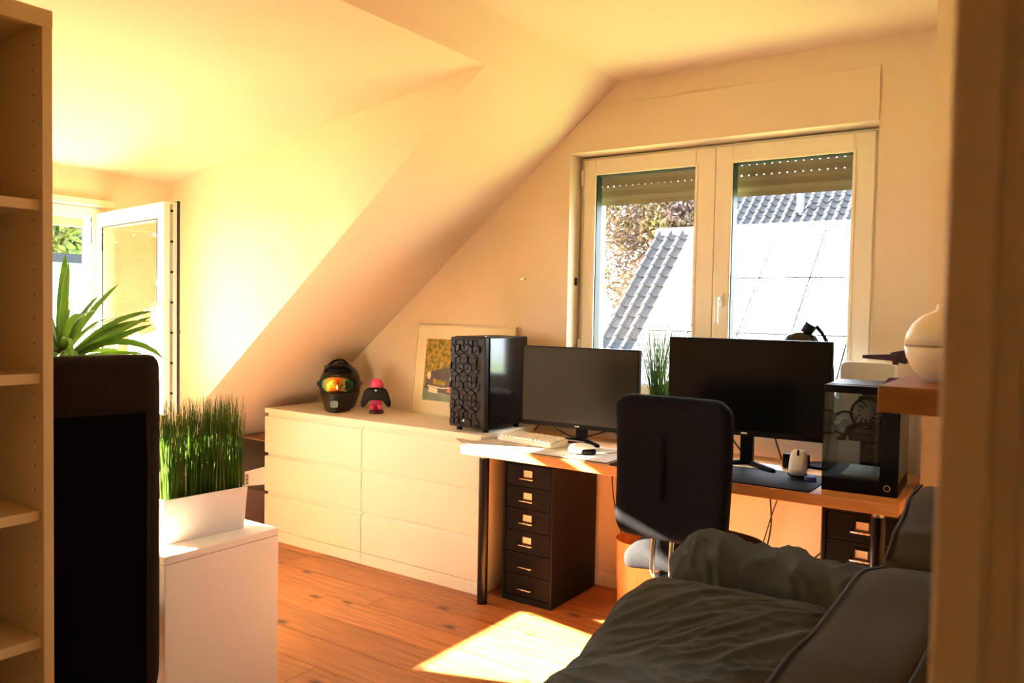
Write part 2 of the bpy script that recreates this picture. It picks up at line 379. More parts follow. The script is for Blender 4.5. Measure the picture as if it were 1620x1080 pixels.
# door wall, its wide opening, and the hallway behind the camera
OX0, OX1, OZ = 2.50, 3.842, 2.06
bm = bmesh.new()
B(bm, XD-0.2, OX0, YF-0.12, YF, -0.05, 2.7); B(bm, OX1, XR+0.6, YF-0.12, YF, -0.05, 2.7); B(bm, OX0, OX1, YF-0.12, YF, OZ, 2.7)
struct('wall_front', bm, 'plaster')
bm = bmesh.new()
B(bm, 2.1, 2.2, YF-1.0, YF-0.12, -0.05, 2.7); B(bm, 4.2, 4.3, YF-1.0, YF-0.12, -0.05, 2.7); B(bm, 2.1, 4.3, YF-1.1, YF-1.0, -0.05, 2.7)
B(bm, XR+0.1, 4.3, YF-1.0, YF-0.12, -0.1, -0.012); B(bm, XR+0.2, 4.3, YF-1.1, YF-0.1, CEIL, CEIL+0.1)
struct('wall_hall', bm, 'plaster')
# door casing close to the lens
bm = bmesh.new()
B(bm, OX1-0.004, OX1+0.075, YF-0.137, YF-0.12, 0, OZ+0.07)
struct('door_1', bm, 'casing', 'pale painted door casing', bevel=0.003)
bm = bmesh.new()
tube(bm, [(OX1+0.033, YF-0.139, 0.0), (OX1+0.033, YF-0.139, OZ)], 0.006, 10)
ob('moulding', bm, 'casing', bpy.data.objects['door_1'], smooth=True)
ob('rebate', box(OX1+0.006, OX1+0.016, YF-0.143, YF-0.137, 0, OZ), 'casing', bpy.data.objects['door_1'])
# roller shutter cover over the window, cut by the slope
zt = 2.414; xa = 2.043+(zt-2.525)/SL
xb = WX0
pts = [(xb+0.0, WZ1), (WX1+0.0, WZ1), (WX1, zt), (xa+0.004, zt), (xb+0.0, slz(xb)-0.004)]
struct('trim_1', prism(bmesh.new(), pts, 0.006, 'y', W-0.006), 'plaster', 'flat shutter box cover above the window', bevel=0.002)
bm = bmesh.new(); B(bm, 2.02, 3.478, W-0.012, W, 0, 0.072); B(bm, -0.6, 0, W-0.012, W, 0, 0.072); B(bm, 1.61, 2.02, W-0.012, W, 0, 0.072)
struct('baseboard_back', bm, 'white_paint', bevel=0.003)

# ------------------------------------------------------------------ window on the back wall
def frame_mesh(x0, x1, z0, z1, wd, y0, y1, wb=None):
    bm = bmesh.new(); wb = wb or wd
    B(bm, x0, x0+wd, y0, y1, z0, z1); B(bm, x1-wd, x1, y0, y1, z0, z1); B(bm, x0+wd, x1-wd, y0, y1, z0, z0+wb); B(bm, x0+wd, x1-wd, y0, y1, z1-wd, z1); return bm
FY = 0.135
win = struct('window_1', frame_mesh(WX0+0.004, WX1-0.004, WZ0+0.012, WZ1-0.006, 0.035, FY, FY+0.07), 'upvc', 'white double casement window', bevel=0.004)
ob('window_sill', box(WX0-0.04, WX1+0.04, W-0.04, FY, WZ0-0.012, WZ0+0.012), 'upvc', win, bevel=0.004)
SM = 2.506
for (x0, x1, g0, g1) in ((1.797, SM-0.001, 1.866, 2.408), (SM+0.001, 3.204, 2.588, 3.118)):
    zb, zt2 = WZ0+0.028, 2.170; gb, gt = 1.02, 2.090
    bm = bmesh.new()
    B(bm, x0, g0, FY-0.018, FY+0.05, zb, zt2); B(bm, g1, x1, FY-0.018, FY+0.05, zb, zt2); B(bm, g0, g1, FY-0.018, FY+0.05, zb, gb); B(bm, g0, g1, FY-0.018, FY+0.05, gt, zt2)
    sash = ob('sash', bm, 'upvc', win, bevel=0.003)
    bm = frame_mesh(g0-0.012, g1+0.012, gb-0.012, gt+0.012, 0.014, FY-0.022, FY-0.016)
    ob('glazing_bead', bm, 'upvc', sash, bevel=0.002)
    ob('gasket', frame_mesh(g0-0.001, g1+0.001, gb, gt+0.001, 0.006, FY-0.010, FY+0.045), 'gasket', sash)
    ob('pane', box(g0, g1, FY+0.015, FY+0.021, gb, gt), 'pane', sash)
# handle on the middle stile
bm = bmesh.new(); bm = prism(bm, rrect(-0.016, 0.016, -0.04, 0.035, 0.014), 0.012, 'y', -0.012)
hd = ob('handle', bm, 'white_plastic', win, loc=(2.545, FY-0.018, 1.455), bevel=0.002)
bm = cyl(bmesh.new(), (0, -0.012, 0), (0, -0.045, 0), 0.010); tube(bm, spline([(0, -0.045, 0.006), (0, -0.048, -0.04), (0, -0.042, -0.115)]), [0.010]*6+[0.009]*7, 10)
ob('lever', bm, 'white_plastic', hd, smooth=True)
for z in (2.08, 1.2): ob('hinge', cyl(bmesh.new(), (1.787, FY-0.016, z-0.04), (1.787, FY-0.016, z+0.04), 0.009), 'white_plastic', win, smooth=True)
ob('strike_clip', box(1.770, 1.776, FY-0.05, FY-0.03, 1.52, 1.56), 'gasket', win)
# roller shutter, half a hand down
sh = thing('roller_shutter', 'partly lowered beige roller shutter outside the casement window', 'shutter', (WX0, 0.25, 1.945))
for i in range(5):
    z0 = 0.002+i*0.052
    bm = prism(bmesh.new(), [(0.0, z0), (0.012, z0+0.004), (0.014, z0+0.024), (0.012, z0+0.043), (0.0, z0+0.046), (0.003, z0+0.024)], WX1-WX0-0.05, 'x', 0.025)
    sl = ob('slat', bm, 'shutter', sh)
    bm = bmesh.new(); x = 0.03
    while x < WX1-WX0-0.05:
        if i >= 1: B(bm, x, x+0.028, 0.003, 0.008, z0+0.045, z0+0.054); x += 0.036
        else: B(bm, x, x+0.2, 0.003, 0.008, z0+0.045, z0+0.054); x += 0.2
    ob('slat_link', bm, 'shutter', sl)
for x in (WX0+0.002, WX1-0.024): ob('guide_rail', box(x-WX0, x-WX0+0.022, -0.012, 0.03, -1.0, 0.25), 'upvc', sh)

# ------------------------------------------------------------------ dormer window with its open sash
bm = bmesh.new(); fx0, fx1 = XD-0.10, XD-0.01
B(bm, fx0, fx1, DY0, DY0+0.05, DZ0, DZ1-0.01); B(bm, fx0, fx1, DY1-0.05, DY1, DZ0, DZ1-0.01); B(bm, fx0, fx1, DY0+0.05, DY1-0.05, DZ0, DZ0+0.05); B(bm, fx0, fx1, DY0+0.05, DY1-0.05, DZ1-0.06, DZ1-0.01)
dw = struct('window_2', bm, 'upvc', 'white dormer window frame with its sash swung open', bevel=0.004)
bm = bmesh.new(); B(bm, fx1-0.022, fx1-0.014, DY0+0.05, DY1-0.05, DZ1-0.064, DZ1-0.058); B(bm, fx1-0.022, fx1-0.014, DY1-0.054, DY1-0.048, DZ0+0.05, DZ1-0.06)
ob('gasket', bm, 'gasket', dw)
ob('window_sill', box(XD-0.02, XD+0.16, DY0-0.05, DY1+0.05, DZ0-0.03, DZ0), 'upvc', dw, bevel=0.004)
ob('head_board', box(XD-0.005, XD+0.05, DY0-0.1, DY1+0.03, DZ1-0.004, DZ1+0.03), 'upvc', dw, bevel=0.003)
bm = bmesh.new()
B(bm, fx0, fx1, EY0, EY0+0.09, DZ0, DZ1-0.01); B(bm, fx0, fx1, EY1-0.09, EY1, DZ0, DZ1-0.01); B(bm, fx0, fx1, EY0+0.09, EY1-0.09, DZ0, DZ0+0.09); B(bm, fx0, fx1, EY0+0.09, EY1-0.09, DZ1-0.10, DZ1-0.01)
dw3 = struct('window_added', bm, 'upvc', 'added unseen dormer window behind the bookcase, brightening the dormer', bevel=0.004)  # added out of view to bring more light into the dormer
ob('pane', box(fx0+0.04, fx0+0.046, EY0+0.09, EY1-0.09, DZ0+0.09, DZ1-0.10), 'pane', dw3)
# sash: hinge at (XD, DY1), free end swung into the room
SW = 0.83; H0, H1 = DZ0+0.03, 1.852
bm = bmesh.new()
B(bm, 0, 0.075, -0.03, 0.035, H0, H1); B(bm, SW-0.075, SW, -0.03, 0.035, H0, H1); B(bm, 0.075, SW-0.075, -0.03, 0.035, H0, H0+0.08); B(bm, 0.075, SW-0.075, -0.03, 0.035, H1-0.075, H1)
ang = math.atan2(-1.405-(-1.275), 0.50-(-0.335))
loc = (-0.335, -1.275, 0); rot = (0, 0, ang)
so = ob('open_sash', bm, 'upvc', dw, bevel=0.003); so.location = loc; so.rotation_euler = rot
bm = bmesh.new(); B(bm, 0.0, SW+0.006, 0.035, 0.041, H1-0.006, H1+0.006); B(bm, SW, SW+0.007, 0.030, 0.041, H0, H1+0.006)
ob('gasket', bm, 'gasket', so)
ob('inner_gasket', frame_mesh(0.074, SW-0.074, H0+0.078, H1-0.073, 0.006, -0.032, -0.024), 'gasket', so)
ob('lock_rail', box(SW, SW+0.003, -0.004, 0.010, H0+0.02, H1-0.01), 'steel', so)
for i in range(7): ob('lock_cam', cyl(bmesh.new(), (SW+0.002, 0.003, H0+0.1+i*0.14), (SW+0.010, 0.003, H0+0.1+i*0.14), 0.006, seg=8), 'black_metal', so)
ob('pane', box(0.075, SW-0.075, 0.0, 0.006, H0+0.08, H1-0.075), 'pane', so)
bm = cyl(bmesh.new(), (SW-0.037, -0.03, 1.38), (SW-0.037, -0.06, 1.38), 0.010); tube(bm, [(SW-0.037, -0.06, 1.385), (SW-0.037, -0.062, 1.28)], 0.009, 8)
ob('handle', bm, 'white_plastic', so, smooth=True)
tag(ob('wall_peg', cyl(bmesh.new(), (0, 0, 0), (0, -0.035, 0), 0.012), 'pale_pink', loc=(-0.272+0.02, YC, 1.226), smooth=True), 'small pale peg on the bright dormer side wall', 'peg')
tag(ob('wall_hook', prism(bmesh.new(), [(-0.012, -0.006), (0.012, -0.002), (0.012, 0.005), (-0.012, 0.003)], -0.02, 'y', 0), 'steel', loc=(1.495, W, 1.553)), 'tiny metal hook on the wall beside the casement window', 'hook')

# ------------------------------------------------------------------ outdoors
struct('ground', box(-40, 40, -20, 60, -3.1, -3.0), 'lawn')
struct('eave', box(-0.62, -0.55, -3.4, -0.6, 1.797, 1.86), 'eave', 'red brown eaves board above the dormer window')
struct('eave_soffit', box(-0.56, XD-0.22, -3.4, -0.6, 1.90, 1.93), 'upvc')
def tile_mesh():
    n = 6; pts = [(i/n*0.30, 0.085*math.sin(math.pi*2*(i/n))*(1 if i/n < 0.5 else 0.3)+0.02) for i in range(n+1)]
    poly = pts+[(x, z-0.014) for x, z in pts[::-1]]
    bm = bmesh.new()
    A = [bm.verts.new((x, 0, z+0.03)) for x, z in poly]; D = [bm.verts.new((x, 0.39, z)) for x, z in poly]
    m = len(poly)
    for i in range(m): bm.faces.new((A[i], A[(i+1) % m], D[(i+1) % m], D[i]))
    for i in range(n):
        bm.faces.new((A[i], A[i+1], A[m-2-i], A[m-1-i])); bm.faces.new((D[i], D[i+1], D[m-2-i], D[m-1-i]))
    bmesh.ops.recalc_face_normals(bm, faces=bm.faces[:])
    return mesh(bm, 'roof_tile', 'tile')
TM = tile_mesh()
# neighbour's roof with solar panels: local x along the ridge, local -y down the slope
RA = R(42.2)
nb = thing('neighbour_house', 'neighbouring house roof with solar panels and a tiled verge', 'house', (-4.51, 15.0, 3.40))
def rl(x, s, h=0.0):                                  # roof-local point -> house-local
    return (x, -s*math.cos(RA) - h*math.sin(RA), -s*math.sin(RA) + h*math.cos(RA))
def rprism(x0, x1, s0, s1, h0, h1):
    bm = bmesh.new(); v = [bm.verts.new(rl(x, s, h)) for h in (h0, h1) for s in (s1, s0) for x in (x0, x1)]
    for q in ((0, 2, 3, 1), (4, 5, 7, 6), (0, 1, 5, 4), (2, 6, 7, 3), (0, 4, 6, 2), (1, 3, 7, 5)): bm.faces.new([v[i] for i in q])
    return bm
ob('roof_deck', rprism(0, 10.5, 0, 8.6, -0.2, -0.02), 'tile', nb)
ob('wall', box(0.3, 10.2, -0.0, 4.2, -6.4, -4.0), 'house', nb); 
ob('lower_wall', box(0.3, 10.2, -5.8, 0, -6.4, -5.6), 'house', nb)
ob('rear_roof_deck', prism(bmesh.new(), [(0, -0.05), (4.6, -4.2), (4.6, -4.3), (0, -0.2)], 10.5, 'x', 0.0), 'tile', nb)
for j in range(23):
    for i in range(3):
        o = ob('roof_tile', TM, None, nb); o.location = rl(0.02+i*0.30, 0.36+j*0.35, 0.0); o.rotation_euler = (RA, 0, 0)
for i in range(25):
    o = ob('ridge_tile', prism(bmesh.new(), [(-0.16, -0.10), (-0.10, 0.05), (0.0, 0.10), (0.10, 0.05), (0.16, -0.10)], 0.40, 'x', 0.0), 'ridge', nb); o.location = (0.0+i*0.42, 0, 0.0)
b = bmesh.new()
for q in ((0, 1, -0.03, 0), (0, 1, -1.66, -1.63), (0, 0.03, -1.63, -0.03), (0.97, 1, -1.63, -0.03)): B(b, *q, 0.055, 0.095)
_pf = mesh(b, 'panel_frame', 'alu'); pm = None
for j in range(4):
    for i in range(8):
        x0 = 1.0+i*1.04; s0 = 0.28+j*1.72
        p = ob('solar_panel', box(0, 1.0, -1.66, 0, 0.06, 0.085) if pm is None else pm, 'solar', nb)
        pm = p.data; p.location = rl(x0, s0, 0.05); p.rotation_euler = (RA, 0, 0)
        ob('panel_frame', _pf, 'alu', p)
# taller tiled roof behind it
nb2 = thing('tiled_house', 'taller house with a grey tiled roof behind the solar panels', 'house', (-6.75, 26.0, 5.0))
RA2 = R(38)
def rl2(x, s, h=0.0): return (x, -s*math.cos(RA2)-h*math.sin(RA2), -s*math.sin(RA2)+h*math.cos(RA2))
bm = bmesh.new()
v = [bm.verts.new(rl2(x, s, h)) for h in (-0.2, -0.01) for s in (3.2, -3.6) for x in (0, 10)]
for q in ((0, 2, 3, 1), (4, 5, 7, 6), (0, 1, 5, 4), (2, 6, 7, 3), (0, 4, 6, 2), (1, 3, 7, 5)): bm.faces.new([v[i] for i in q])
ob('roof_deck', bm, 'tile', nb2); ob('wall', box(0.3, 9.7, -1.2, 2.5, -8.0, -1.8), 'house', nb2)
for j in range(9):
    for i in range(19):
        o = ob('roof_tile', TM, None, nb2); o.location = rl2(0.02+i*0.36, 2.2-j*0.42, 0.0); o.rotation_euler = (RA2, 0, 0); o.scale = (1.2, 1.2, 1.2)
bm = cyl(bmesh.new(), (0, 0, -0.1), (0, 0, 0.8), 0.13); cyl(bm, (0, 0, 0.8), (0, 0, 0.9), 0.2)
o = ob('vent_pipe', bm, 'ridge', nb2, smooth=False); o.location = rl2(2.75, -0.1)
def leaf_cloud(n, rad, size, seed, bumps=9):
    rnd = random.Random(seed); V = []; F = []
    cs = [(Vector((rnd.uniform(-.6, .6)*rad[0], rnd.uniform(-.6, .6)*rad[1], rnd.uniform(-.6, .6)*rad[2])), rnd.uniform(.35, .6)) for _ in range(bumps)]
    for i in range(n):
        c, q = rnd.choice(cs); d = Vector((rnd.gauss(0, 1), rnd.gauss(0, 1), rnd.gauss(0, 1))).normalized()*rnd.uniform(.55, 1)**.5
        p = c+Vector((d.x*rad[0]*q, d.y*rad[1]*q, d.z*rad[2]*q))
        a = Vector((rnd.gauss(0, 1), rnd.gauss(0, 1), rnd.gauss(0, 1))).normalized(); b = a.orthogonal().normalized()
        s = size*rnd.uniform(.6, 1.3); k = len(V)
        V += [p-a*s, p+b*s*.45, p+a*s, p-b*s*.45]; F.append((k, k+1, k+2, k+3))
    me = bpy.data.meshes.new('leaves'); me.from_pydata(V, [], F); return me
def tree(label, loc, h, rad, m, n, size, seed):
    t = thing('tree', label, 'tree', (loc[0], loc[1], -3.0))
    ob('trunk', cyl(bmesh.new(), (0, 0, 0), (0, 0, h), 0.16, 0.09, 10), 'bark', t, smooth=True)
    me = leaf_cloud(n, rad, size, seed); me.materials.append(M[m])
    o = ob('crown', me, m, t, loc=(0, 0, h), kind='stuff')
tree('purple leaved tree beyond the solar panel roof', (-11.2, 31.0), 7.3, (4.4, 3.2, 4.6), 'leaf_purple', 34000, 0.11, 3)
tree('low bushy green tree seen through the open dormer window', (-19.0, 7.0), 5.9, (2.0, 2.0, 1.4), 'leaf_green', 5000, 0.16, 4)
tree('tall green tree seen through the glass of the open sash', (-19.5, 11.6), 5.4, (2.2, 2.6, 2.4), 'leaf_green', 8000, 0.16, 5)
tree('broad green tree mirrored in the glass of the open sash', (-15.5, -4.6), 5.0, (2.4, 3.4, 1.5), 'leaf_green', 9000, 0.15, 6)
gh = thing('garage', 'low white garage with a dark flat roof beyond the dormer window', 'garage', (-13.5, 4.0, -3.0))
ob('wall', box(-1.5, 1.5, -4, 2.2, 0, 5.15), 'facade', gh); ob('roof', box(-1.7, 1.7, -4.2, 2.4, 5.15, 5.32), 'tile', gh)

# ------------------------------------------------------------------ chest of drawers
dr = thing('chest_of_drawers', 'long white chest of six drawers under the sloped ceiling', 'dresser', (0, -0.48, 0))
bm = bmesh.new(); B(bm, 0.0, 0.018, 0.026, 0.47, 0, 0.752); B(bm, 1.582, 1.6, 0.026, 0.47, 0, 0.752); B(bm, 0.018, 1.582, 0.455, 0.47, 0.03, 0.752); B(bm, 0.79, 0.81, 0.03, 0.45, 0.06, 0.752)
ob('carcass', bm, 'white_lam', dr, bevel=0.001)
ob('top', box(0, 1.6, 0, 0.47, 0.752, 0.78), 'white_lam', dr, bevel=0.002)
for x0, x1 in ((0.0, 0.7985), (0.8015, 1.6)):
    ob('plinth', box(x0, x1, 0.0, 0.016, 0.0, 0.062), 'white_lam', dr, bevel=0.001)
    for z0, z1 in ((0.065, 0.265), (0.287, 0.495), (0.517, 0.729)):
        d = ob('drawer', box(x0+0.001, x1-0.001, 0, 0.018, z0, z1), 'white_lam', dr, bevel=0.0015)
        ob('grip_rail', prism(bmesh.new(), [(0.024, z1-0.004), (0.024, z1+0.023), (0.018, z1+0.023), (0.016, z1+0.010), (0.008, z1-0.001), (0.008, z1-0.004)], x1-x0-0.021, 'x', x0+(0.020 if x0 == 0 else 0.001)), 'white_lam', d)
# desk
DX, DYF, DZ = 1.605, -0.65, 0.755
dk = thing('desk', 'long beech desk on black round legs below the window', 'desk', (DX, DYF, 0))
ob('desktop', box(0, 1.85, 0, 0.645, DZ-0.040, DZ), 'beech', dk, bevel=0.003)
for x, y in ((0.066, 0.10), (0.066, 0.57), (1.775, 0.085), (1.50, 0.57)):
    l = ob('leg', cyl(bmesh.new(), (x, y, 0.0), (x, y, DZ-0.065), 0.0245, seg=20), 'leg_black', dk, smooth=False)
    ob('leg_collar', cyl(bmesh.new(), (x, y, DZ-0.065), (x, y, DZ-0.040), 0.018, seg=16), 'steel', l)
# drawer units
def drawer_unit(label, loc):
    t = thing('drawer_cabinet', label, 'drawers', loc, 0, 'black metal drawer cabinets')
    bm = bmesh.new(); w_, d_, h_ = 0.28, 0.42, 0.69
    B(bm, 0, 0.014, 0, d_, 0, h_); B(bm, w_-0.014, w_, 0, d_, 0, h_); B(bm, 0.014, w_-0.014, d_-0.01, d_, 0, h_); B(bm, 0.014, w_-0.014, 0, d_, h_-0.03, h_); B(bm, 0.014, w_-0.014, 0.0, d_, 0, 0.028)
    ob('body', bm, 'black_metal', t, bevel=0.002)
    for i in range(6):
        z0 = 0.031+i*0.1048; z1 = z0+0.1015
        d = ob('drawer', box(0.017, w_-0.017, 0.004, 0.30, z0, z1), 'black_metal', t, bevel=0.0015)
        zc = z0+0.050
        bm = tube(bmesh.new(), [(0.105, 0.004, zc-0.006), (0.105, -0.020, zc-0.010), (0.175, -0.020, zc-0.010), (0.175, 0.004, zc-0.006)], 0.0036, 8)
        ob('handle', bm, 'chrome', d, smooth=True)
        if i >= 2:
            hl = ob('label_holder', frame_mesh(0.117, 0.165, zc-0.004, zc+0.028, 0.003, -0.001, 0.005), 'chrome', d)
            ob('label_card', box(0.120, 0.162, 0.001, 0.004, zc-0.003, zc+0.026), 'card', hl)
    return t
drawer_unit('black metal cabinet of six small drawers beside the white dresser', (1.703, -0.437, 0))
drawer_unit('black metal drawer cabinet under the desk end near the sofa', (3.165, -0.437, 0))
# wooden waste bin
bn = thing('waste_bin', 'round light wooden waste bin behind the office chair', 'bin', (2.305, -0.155, 0))
prof = [(0.108, 0.0), (0.112, 0.02), (0.126, 0.325), (0.126, 0.33), (0.120, 0.33), (0.106, 0.02), (0.0005, 0.018)]
ob('shell', lathe(bmesh.new(), prof, 48), 'bin_wood', bn, smooth=False)

# ------------------------------------------------------------------ office chair
ch = thing('office_chair', 'dark blue office chair with chrome back bars at the desk', 'chair', (2.725, -0.60, 0))
def back_fn(p, n):
    q = p.copy(); q.y += 0.030*math.cos(p.x/0.22*1.2)-0.03; q.y -= 0.05*((p.z)/0.26)**2*0.4
    q.x *= 1.0+0.02*(p.z/0.25)
    if p.z < 0: q.z -= 0.012*math.cos(p.x/0.22*1.3)
    return q
bm = rbox(0.222, 0.034, 0.262, 0.032, (14, 6, 16), (0, -0.205, 0.818), back_fn)
# round the outline corners
for v in bm.verts:
    lx, lz = v.co.x, v.co.z-0.818; cx, cz = 0.222-0.055, 0.262-0.055
    if abs(lx) > cx and abs(lz) > cz:
        dx, dz = abs(lx)-cx, abs(lz)-cz; m_ = max(dx, dz); d_ = math.hypot(dx, dz)
        if d_ > 1e-6:
            k = m_/d_; v.co.x = math.copysign(cx+dx*k, lx); v.co.z = 0.818+math.copysign(cz+dz*k, lz)
bk = ob('backrest', bm, 'chair_fabric', ch, smooth=True, subd=1)
ob('zip_seam', tube(bmesh.new(), spline([(-0.035, -0.2405, 0.97), (-0.036, -0.2425, 0.85), (-0.037, -0.2415, 0.70), (-0.042, -0.239, 0.585)]), 0.004, 6), 'chair_fabric', bk, smooth=True)
ob('second_seam', tube(bmesh.new(), spline([(-0.027, -0.2405, 0.96), (-0.028, -0.2425, 0.85), (-0.029, -0.2415, 0.70), (-0.033, -0.239, 0.585)]), 0.003, 6), 'chair_fabric', bk, smooth=True)
def seat_fn(p, n):
    q = p.copy(); q.z -= 0.02*(abs(p.x)/0.22)**2+0.02*max(0, -p.y/0.2)**2; return q
ob('seat', rbox(0.225, 0.215, 0.045, 0.043, (12, 12, 6), (0, 0.03, 0.465), seat_fn), 'chair_fabric', ch, smooth=True, subd=1)
for x in (-0.075, 0.0):
    ob('back_bar', tube(bmesh.new(), spline([(x, -0.195, 0.64), (x, -0.21, 0.54), (x, -0.215, 0.44), (x+0.002, -0.205, 0.405), (x+0.01, -0.16, 0.395), (x+0.02, 0.0, 0.40)], 5), 0.010, 10), 'chrome', ch, smooth=True)
ob('back_bracket', box(-0.05, -0.025, -0.205, -0.185, 0.53, 0.60), 'black_plastic', ch)
ob('tilt_plate', box(-0.09, 0.07, -0.12, 0.10, 0.385, 0.415), 'black_plastic', ch, bevel=0.004)
ob('cross_plate', box(-0.075, 0.01, -0.21, -0.13, 0.392, 0.398), 'chrome', ch, bevel=0.002)
ob('gas_column', cyl(bmesh.new(), (0, 0, 0.09), (0, 0, 0.39), 0.026), 'chrome', ch, smooth=True)
for k in range(5):
    a = R(72*k+20)
    bm = tube(bmesh.new(), [(0.02*math.cos(a), 0.02*math.sin(a), 0.10), (0.26*math.cos(a), 0.26*math.sin(a), 0.065)], [0.022, 0.014], 10)
    l = ob('star_leg', bm, 'chrome', ch, smooth=True)
    c0 = Vector((0.26*math.cos(a), 0.26*math.sin(a), 0.027)); t_ = Vector((-math.sin(a), math.cos(a), 0))*0.02
    ob('caster', cyl(bmesh.new(), c0-t_, c0+t_, 0.027, seg=16), 'black_plastic', l)

# ------------------------------------------------------------------ monitors
def monitor(label, loc, rz, w_, z0, z1):
    t = thing('monitor', label, 'monitor', loc, rz, 'computer monitors on the desk')
    hw = w_/2; b0 = z0-loc[2]; b1 = z1-loc[2]
    ob('housing', box(-hw, hw, -0.006, 0.022, b0, b1), 'black_plastic', t, bevel=0.003)
    ob('rear_shell', rbox(hw*0.6, 0.022, (b1-b0)*0.32, 0.02, 6, (0, 0.036, (b0+b1)/2)), 'black_plastic', t, smooth=True)
    ob('screen', box(-hw+0.005, hw-0.005, -0.0075, -0.005, b0+0.022, b1-0.006), 'screen', t)
    br = ob('bezel', box(-hw+0.001, hw-0.001, -0.009, -0.004, b0, b0+0.021), 'black_plastic', t, bevel=0.001)
    ob('badge', box(-0.012, 0.012, -0.0105, -0.008, b0+0.008, b0+0.014), 'white_plastic', br)
    ob('neck', box(-0.026, 0.026, 0.03, 0.06, 0.01, (b0+b1)/2), 'black_plastic', t, bevel=0.004)
    for s in (-1, 1):
        ob('stand_foot', tube(bmesh.new(), spline([(0.0, 0.06, 0.014), (s*0.06, 0.01, 0.013), (s*0.135, -0.05, 0.008)]), [0.013]*6+[0.012]*6+[0.007], 8), 'black_plastic', t, smooth=True)
    return t
monitor('black monitor standing between the patterned computer tower and the potted grass', (2.005, -0.262, DZ), R(2.5), 0.615, 0.828, 1.213)
monitor('larger black monitor standing behind the office chair', (2.825, -0.325, DZ), R(3.0), 0.66, 0.888, 1.283)

# ------------------------------------------------------------------ computer tower with faceted front
pt = thing('computer_tower', 'black computer tower with faceted front standing on the dresser', 'computer', (1.370, -0.440, 0.78), R(0))
PW, PD, PH = 0.215, 0.365, 0.47
ob('case', box(0, PW, 0.03, PD, 0.022, PH), 'black_plastic', pt, bevel=0.003)
ob('front_panel', box(0, PW, 0.0, 0.03, 0.022, PH-0.004), 'pc_front', pt, bevel=0.004)
bm = bmesh.new(); a = 0.030; rnd = random.Random(2); rowi = 0; z = 0.045
while z < PH-0.02:
    x = 0.012+(a*0.866 if rowi % 2 else 0)
    while x < PW-0.03:
        hexp = [Vector((x+a*math.sin(R(60*k))*0.96, 0, z+a*math.cos(R(60*k))*0.96)) for k in range(6)]
        hexp = [Vector((min(max(p.x, 0.004), PW-0.030), 0, min(max(p.z, 0.028), PH-0.012))) for p in hexp]
        c_ = Vector((min(max(x, 0.004), PW-0.03), 0, min(max(z, 0.028), PH-0.012)))
        off = rnd.choice((0, 2, 4))
        for k in range(3):
            q = [c_, hexp[(2*k+rowi) % 6], hexp[(2*k+1+rowi) % 6], hexp[(2*k+2+rowi) % 6]]
            dep = (-0.011, -0.004, -0.0075)[(k+off) % 3]; cc = (q[0]+q[1]+q[2]+q[3])/4
            fr = [Vector((cc.x+(p.x-cc.x)*0.86, dep+rnd.uniform(-.0015, .0015), cc.z+(p.z-cc.z)*0.86)) for p in q]; bk_ = [Vector((p.x, 0.001, p.z)) for p in fr]
            A = [bm.verts.new(p) for p in fr]; D = [bm.verts.new(p) for p in bk_]
            try:
                bm.faces.new(A)
                for i in range(4): bm.faces.new((A[i], D[i], D[(i+1) % 4], A[(i+1) % 4]))
            except ValueError: pass
        x += a*1.732
    z += a*1.5; rowi += 1
bmesh.ops.recalc_face_normals(bm, faces=bm.faces[:])
ob('faceted_grille', bm, 'pc_front', pt, kind='stuff')
ob('logo', prism(bmesh.new(), [(0.088, 0.052), (0.100, 0.052), (0.103, 0.060), (0.097, 0.066), (0.096, 0.059)], 0.002, 'y', -0.014), 'white_plastic', pt)
ob('side_glass', box(PW, PW+0.004, 0.035, PD-0.004, 0.035, PH-0.006), 'gloss_black', pt, bevel=0.001)
ob('power_button', cyl(bmesh.new(), (PW-0.03, 0.05, PH), (PW-0.03, 0.05, PH+0.005), 0.007), 'chrome', pt)
for x in (0.025, PW-0.025):
    for y in (0.05, PD-0.05): ob('foot', cyl(bmesh.new(), (x, y, 0), (x, y, 0.024), 0.014), 'black_plastic', pt)
# ------------------------------------------------------------------ glass computer case
gc = thing('glass_computer', 'black computer case with see-through glass sides beside the larger monitor', 'computer', (3.182, -0.545, DZ), R(3))
GW, GD, GH = 0.252, 0.32, 0.382
ob('base', box(0, GW, 0, GD, 0.0, 0.05), 'black_plastic', gc, bevel=0.003)
ob('top', box(0, GW, 0, GD, GH-0.028, GH), 'black_plastic', gc, bevel=0.003)
ob('front_column', box(GW-0.060, GW, 0.0, 0.02, 0.05, GH-0.028), 'gloss_black', gc)
ob('right_side', box(GW-0.006, GW, 0.02, GD, 0.05, GH-0.028), 'gloss_black', gc)
ob('rear_panel', box(0.085, GW-0.006, GD-0.012, GD, 0.05, GH-0.028), 'black_metal', gc)
ob('glass_panel', box(0, GW-0.060, 0.0, 0.004, 0.05, GH-0.028), 'smoked', gc)
ob('side_glass', box(0, 0.004, 0.004, GD, 0.05, GH-0.028), 'smoked', gc)
ob('motherboard', box(0.10, GW-0.02, GD-0.026, GD-0.014, 0.06, GH-0.04), 'board_green', gc)
ob('graphics_card', box(0.075, GW-0.065, 0.08, GD-0.03, 0.175, 0.205), 'black_metal', gc, bevel=0.003)
bm = bmesh.new(); rnd = random.Random(5)
for i in range(22): 
    x = rnd.uniform(0.11, 0.185); z = rnd.uniform(0.07, 0.33); B(bm, x, x+rnd.uniform(.003, .02), GD-0.03, GD-0.025, z, z+rnd.uniform(.002, .006))
ob('board_parts', bm, 'gold', gc, kind='stuff')
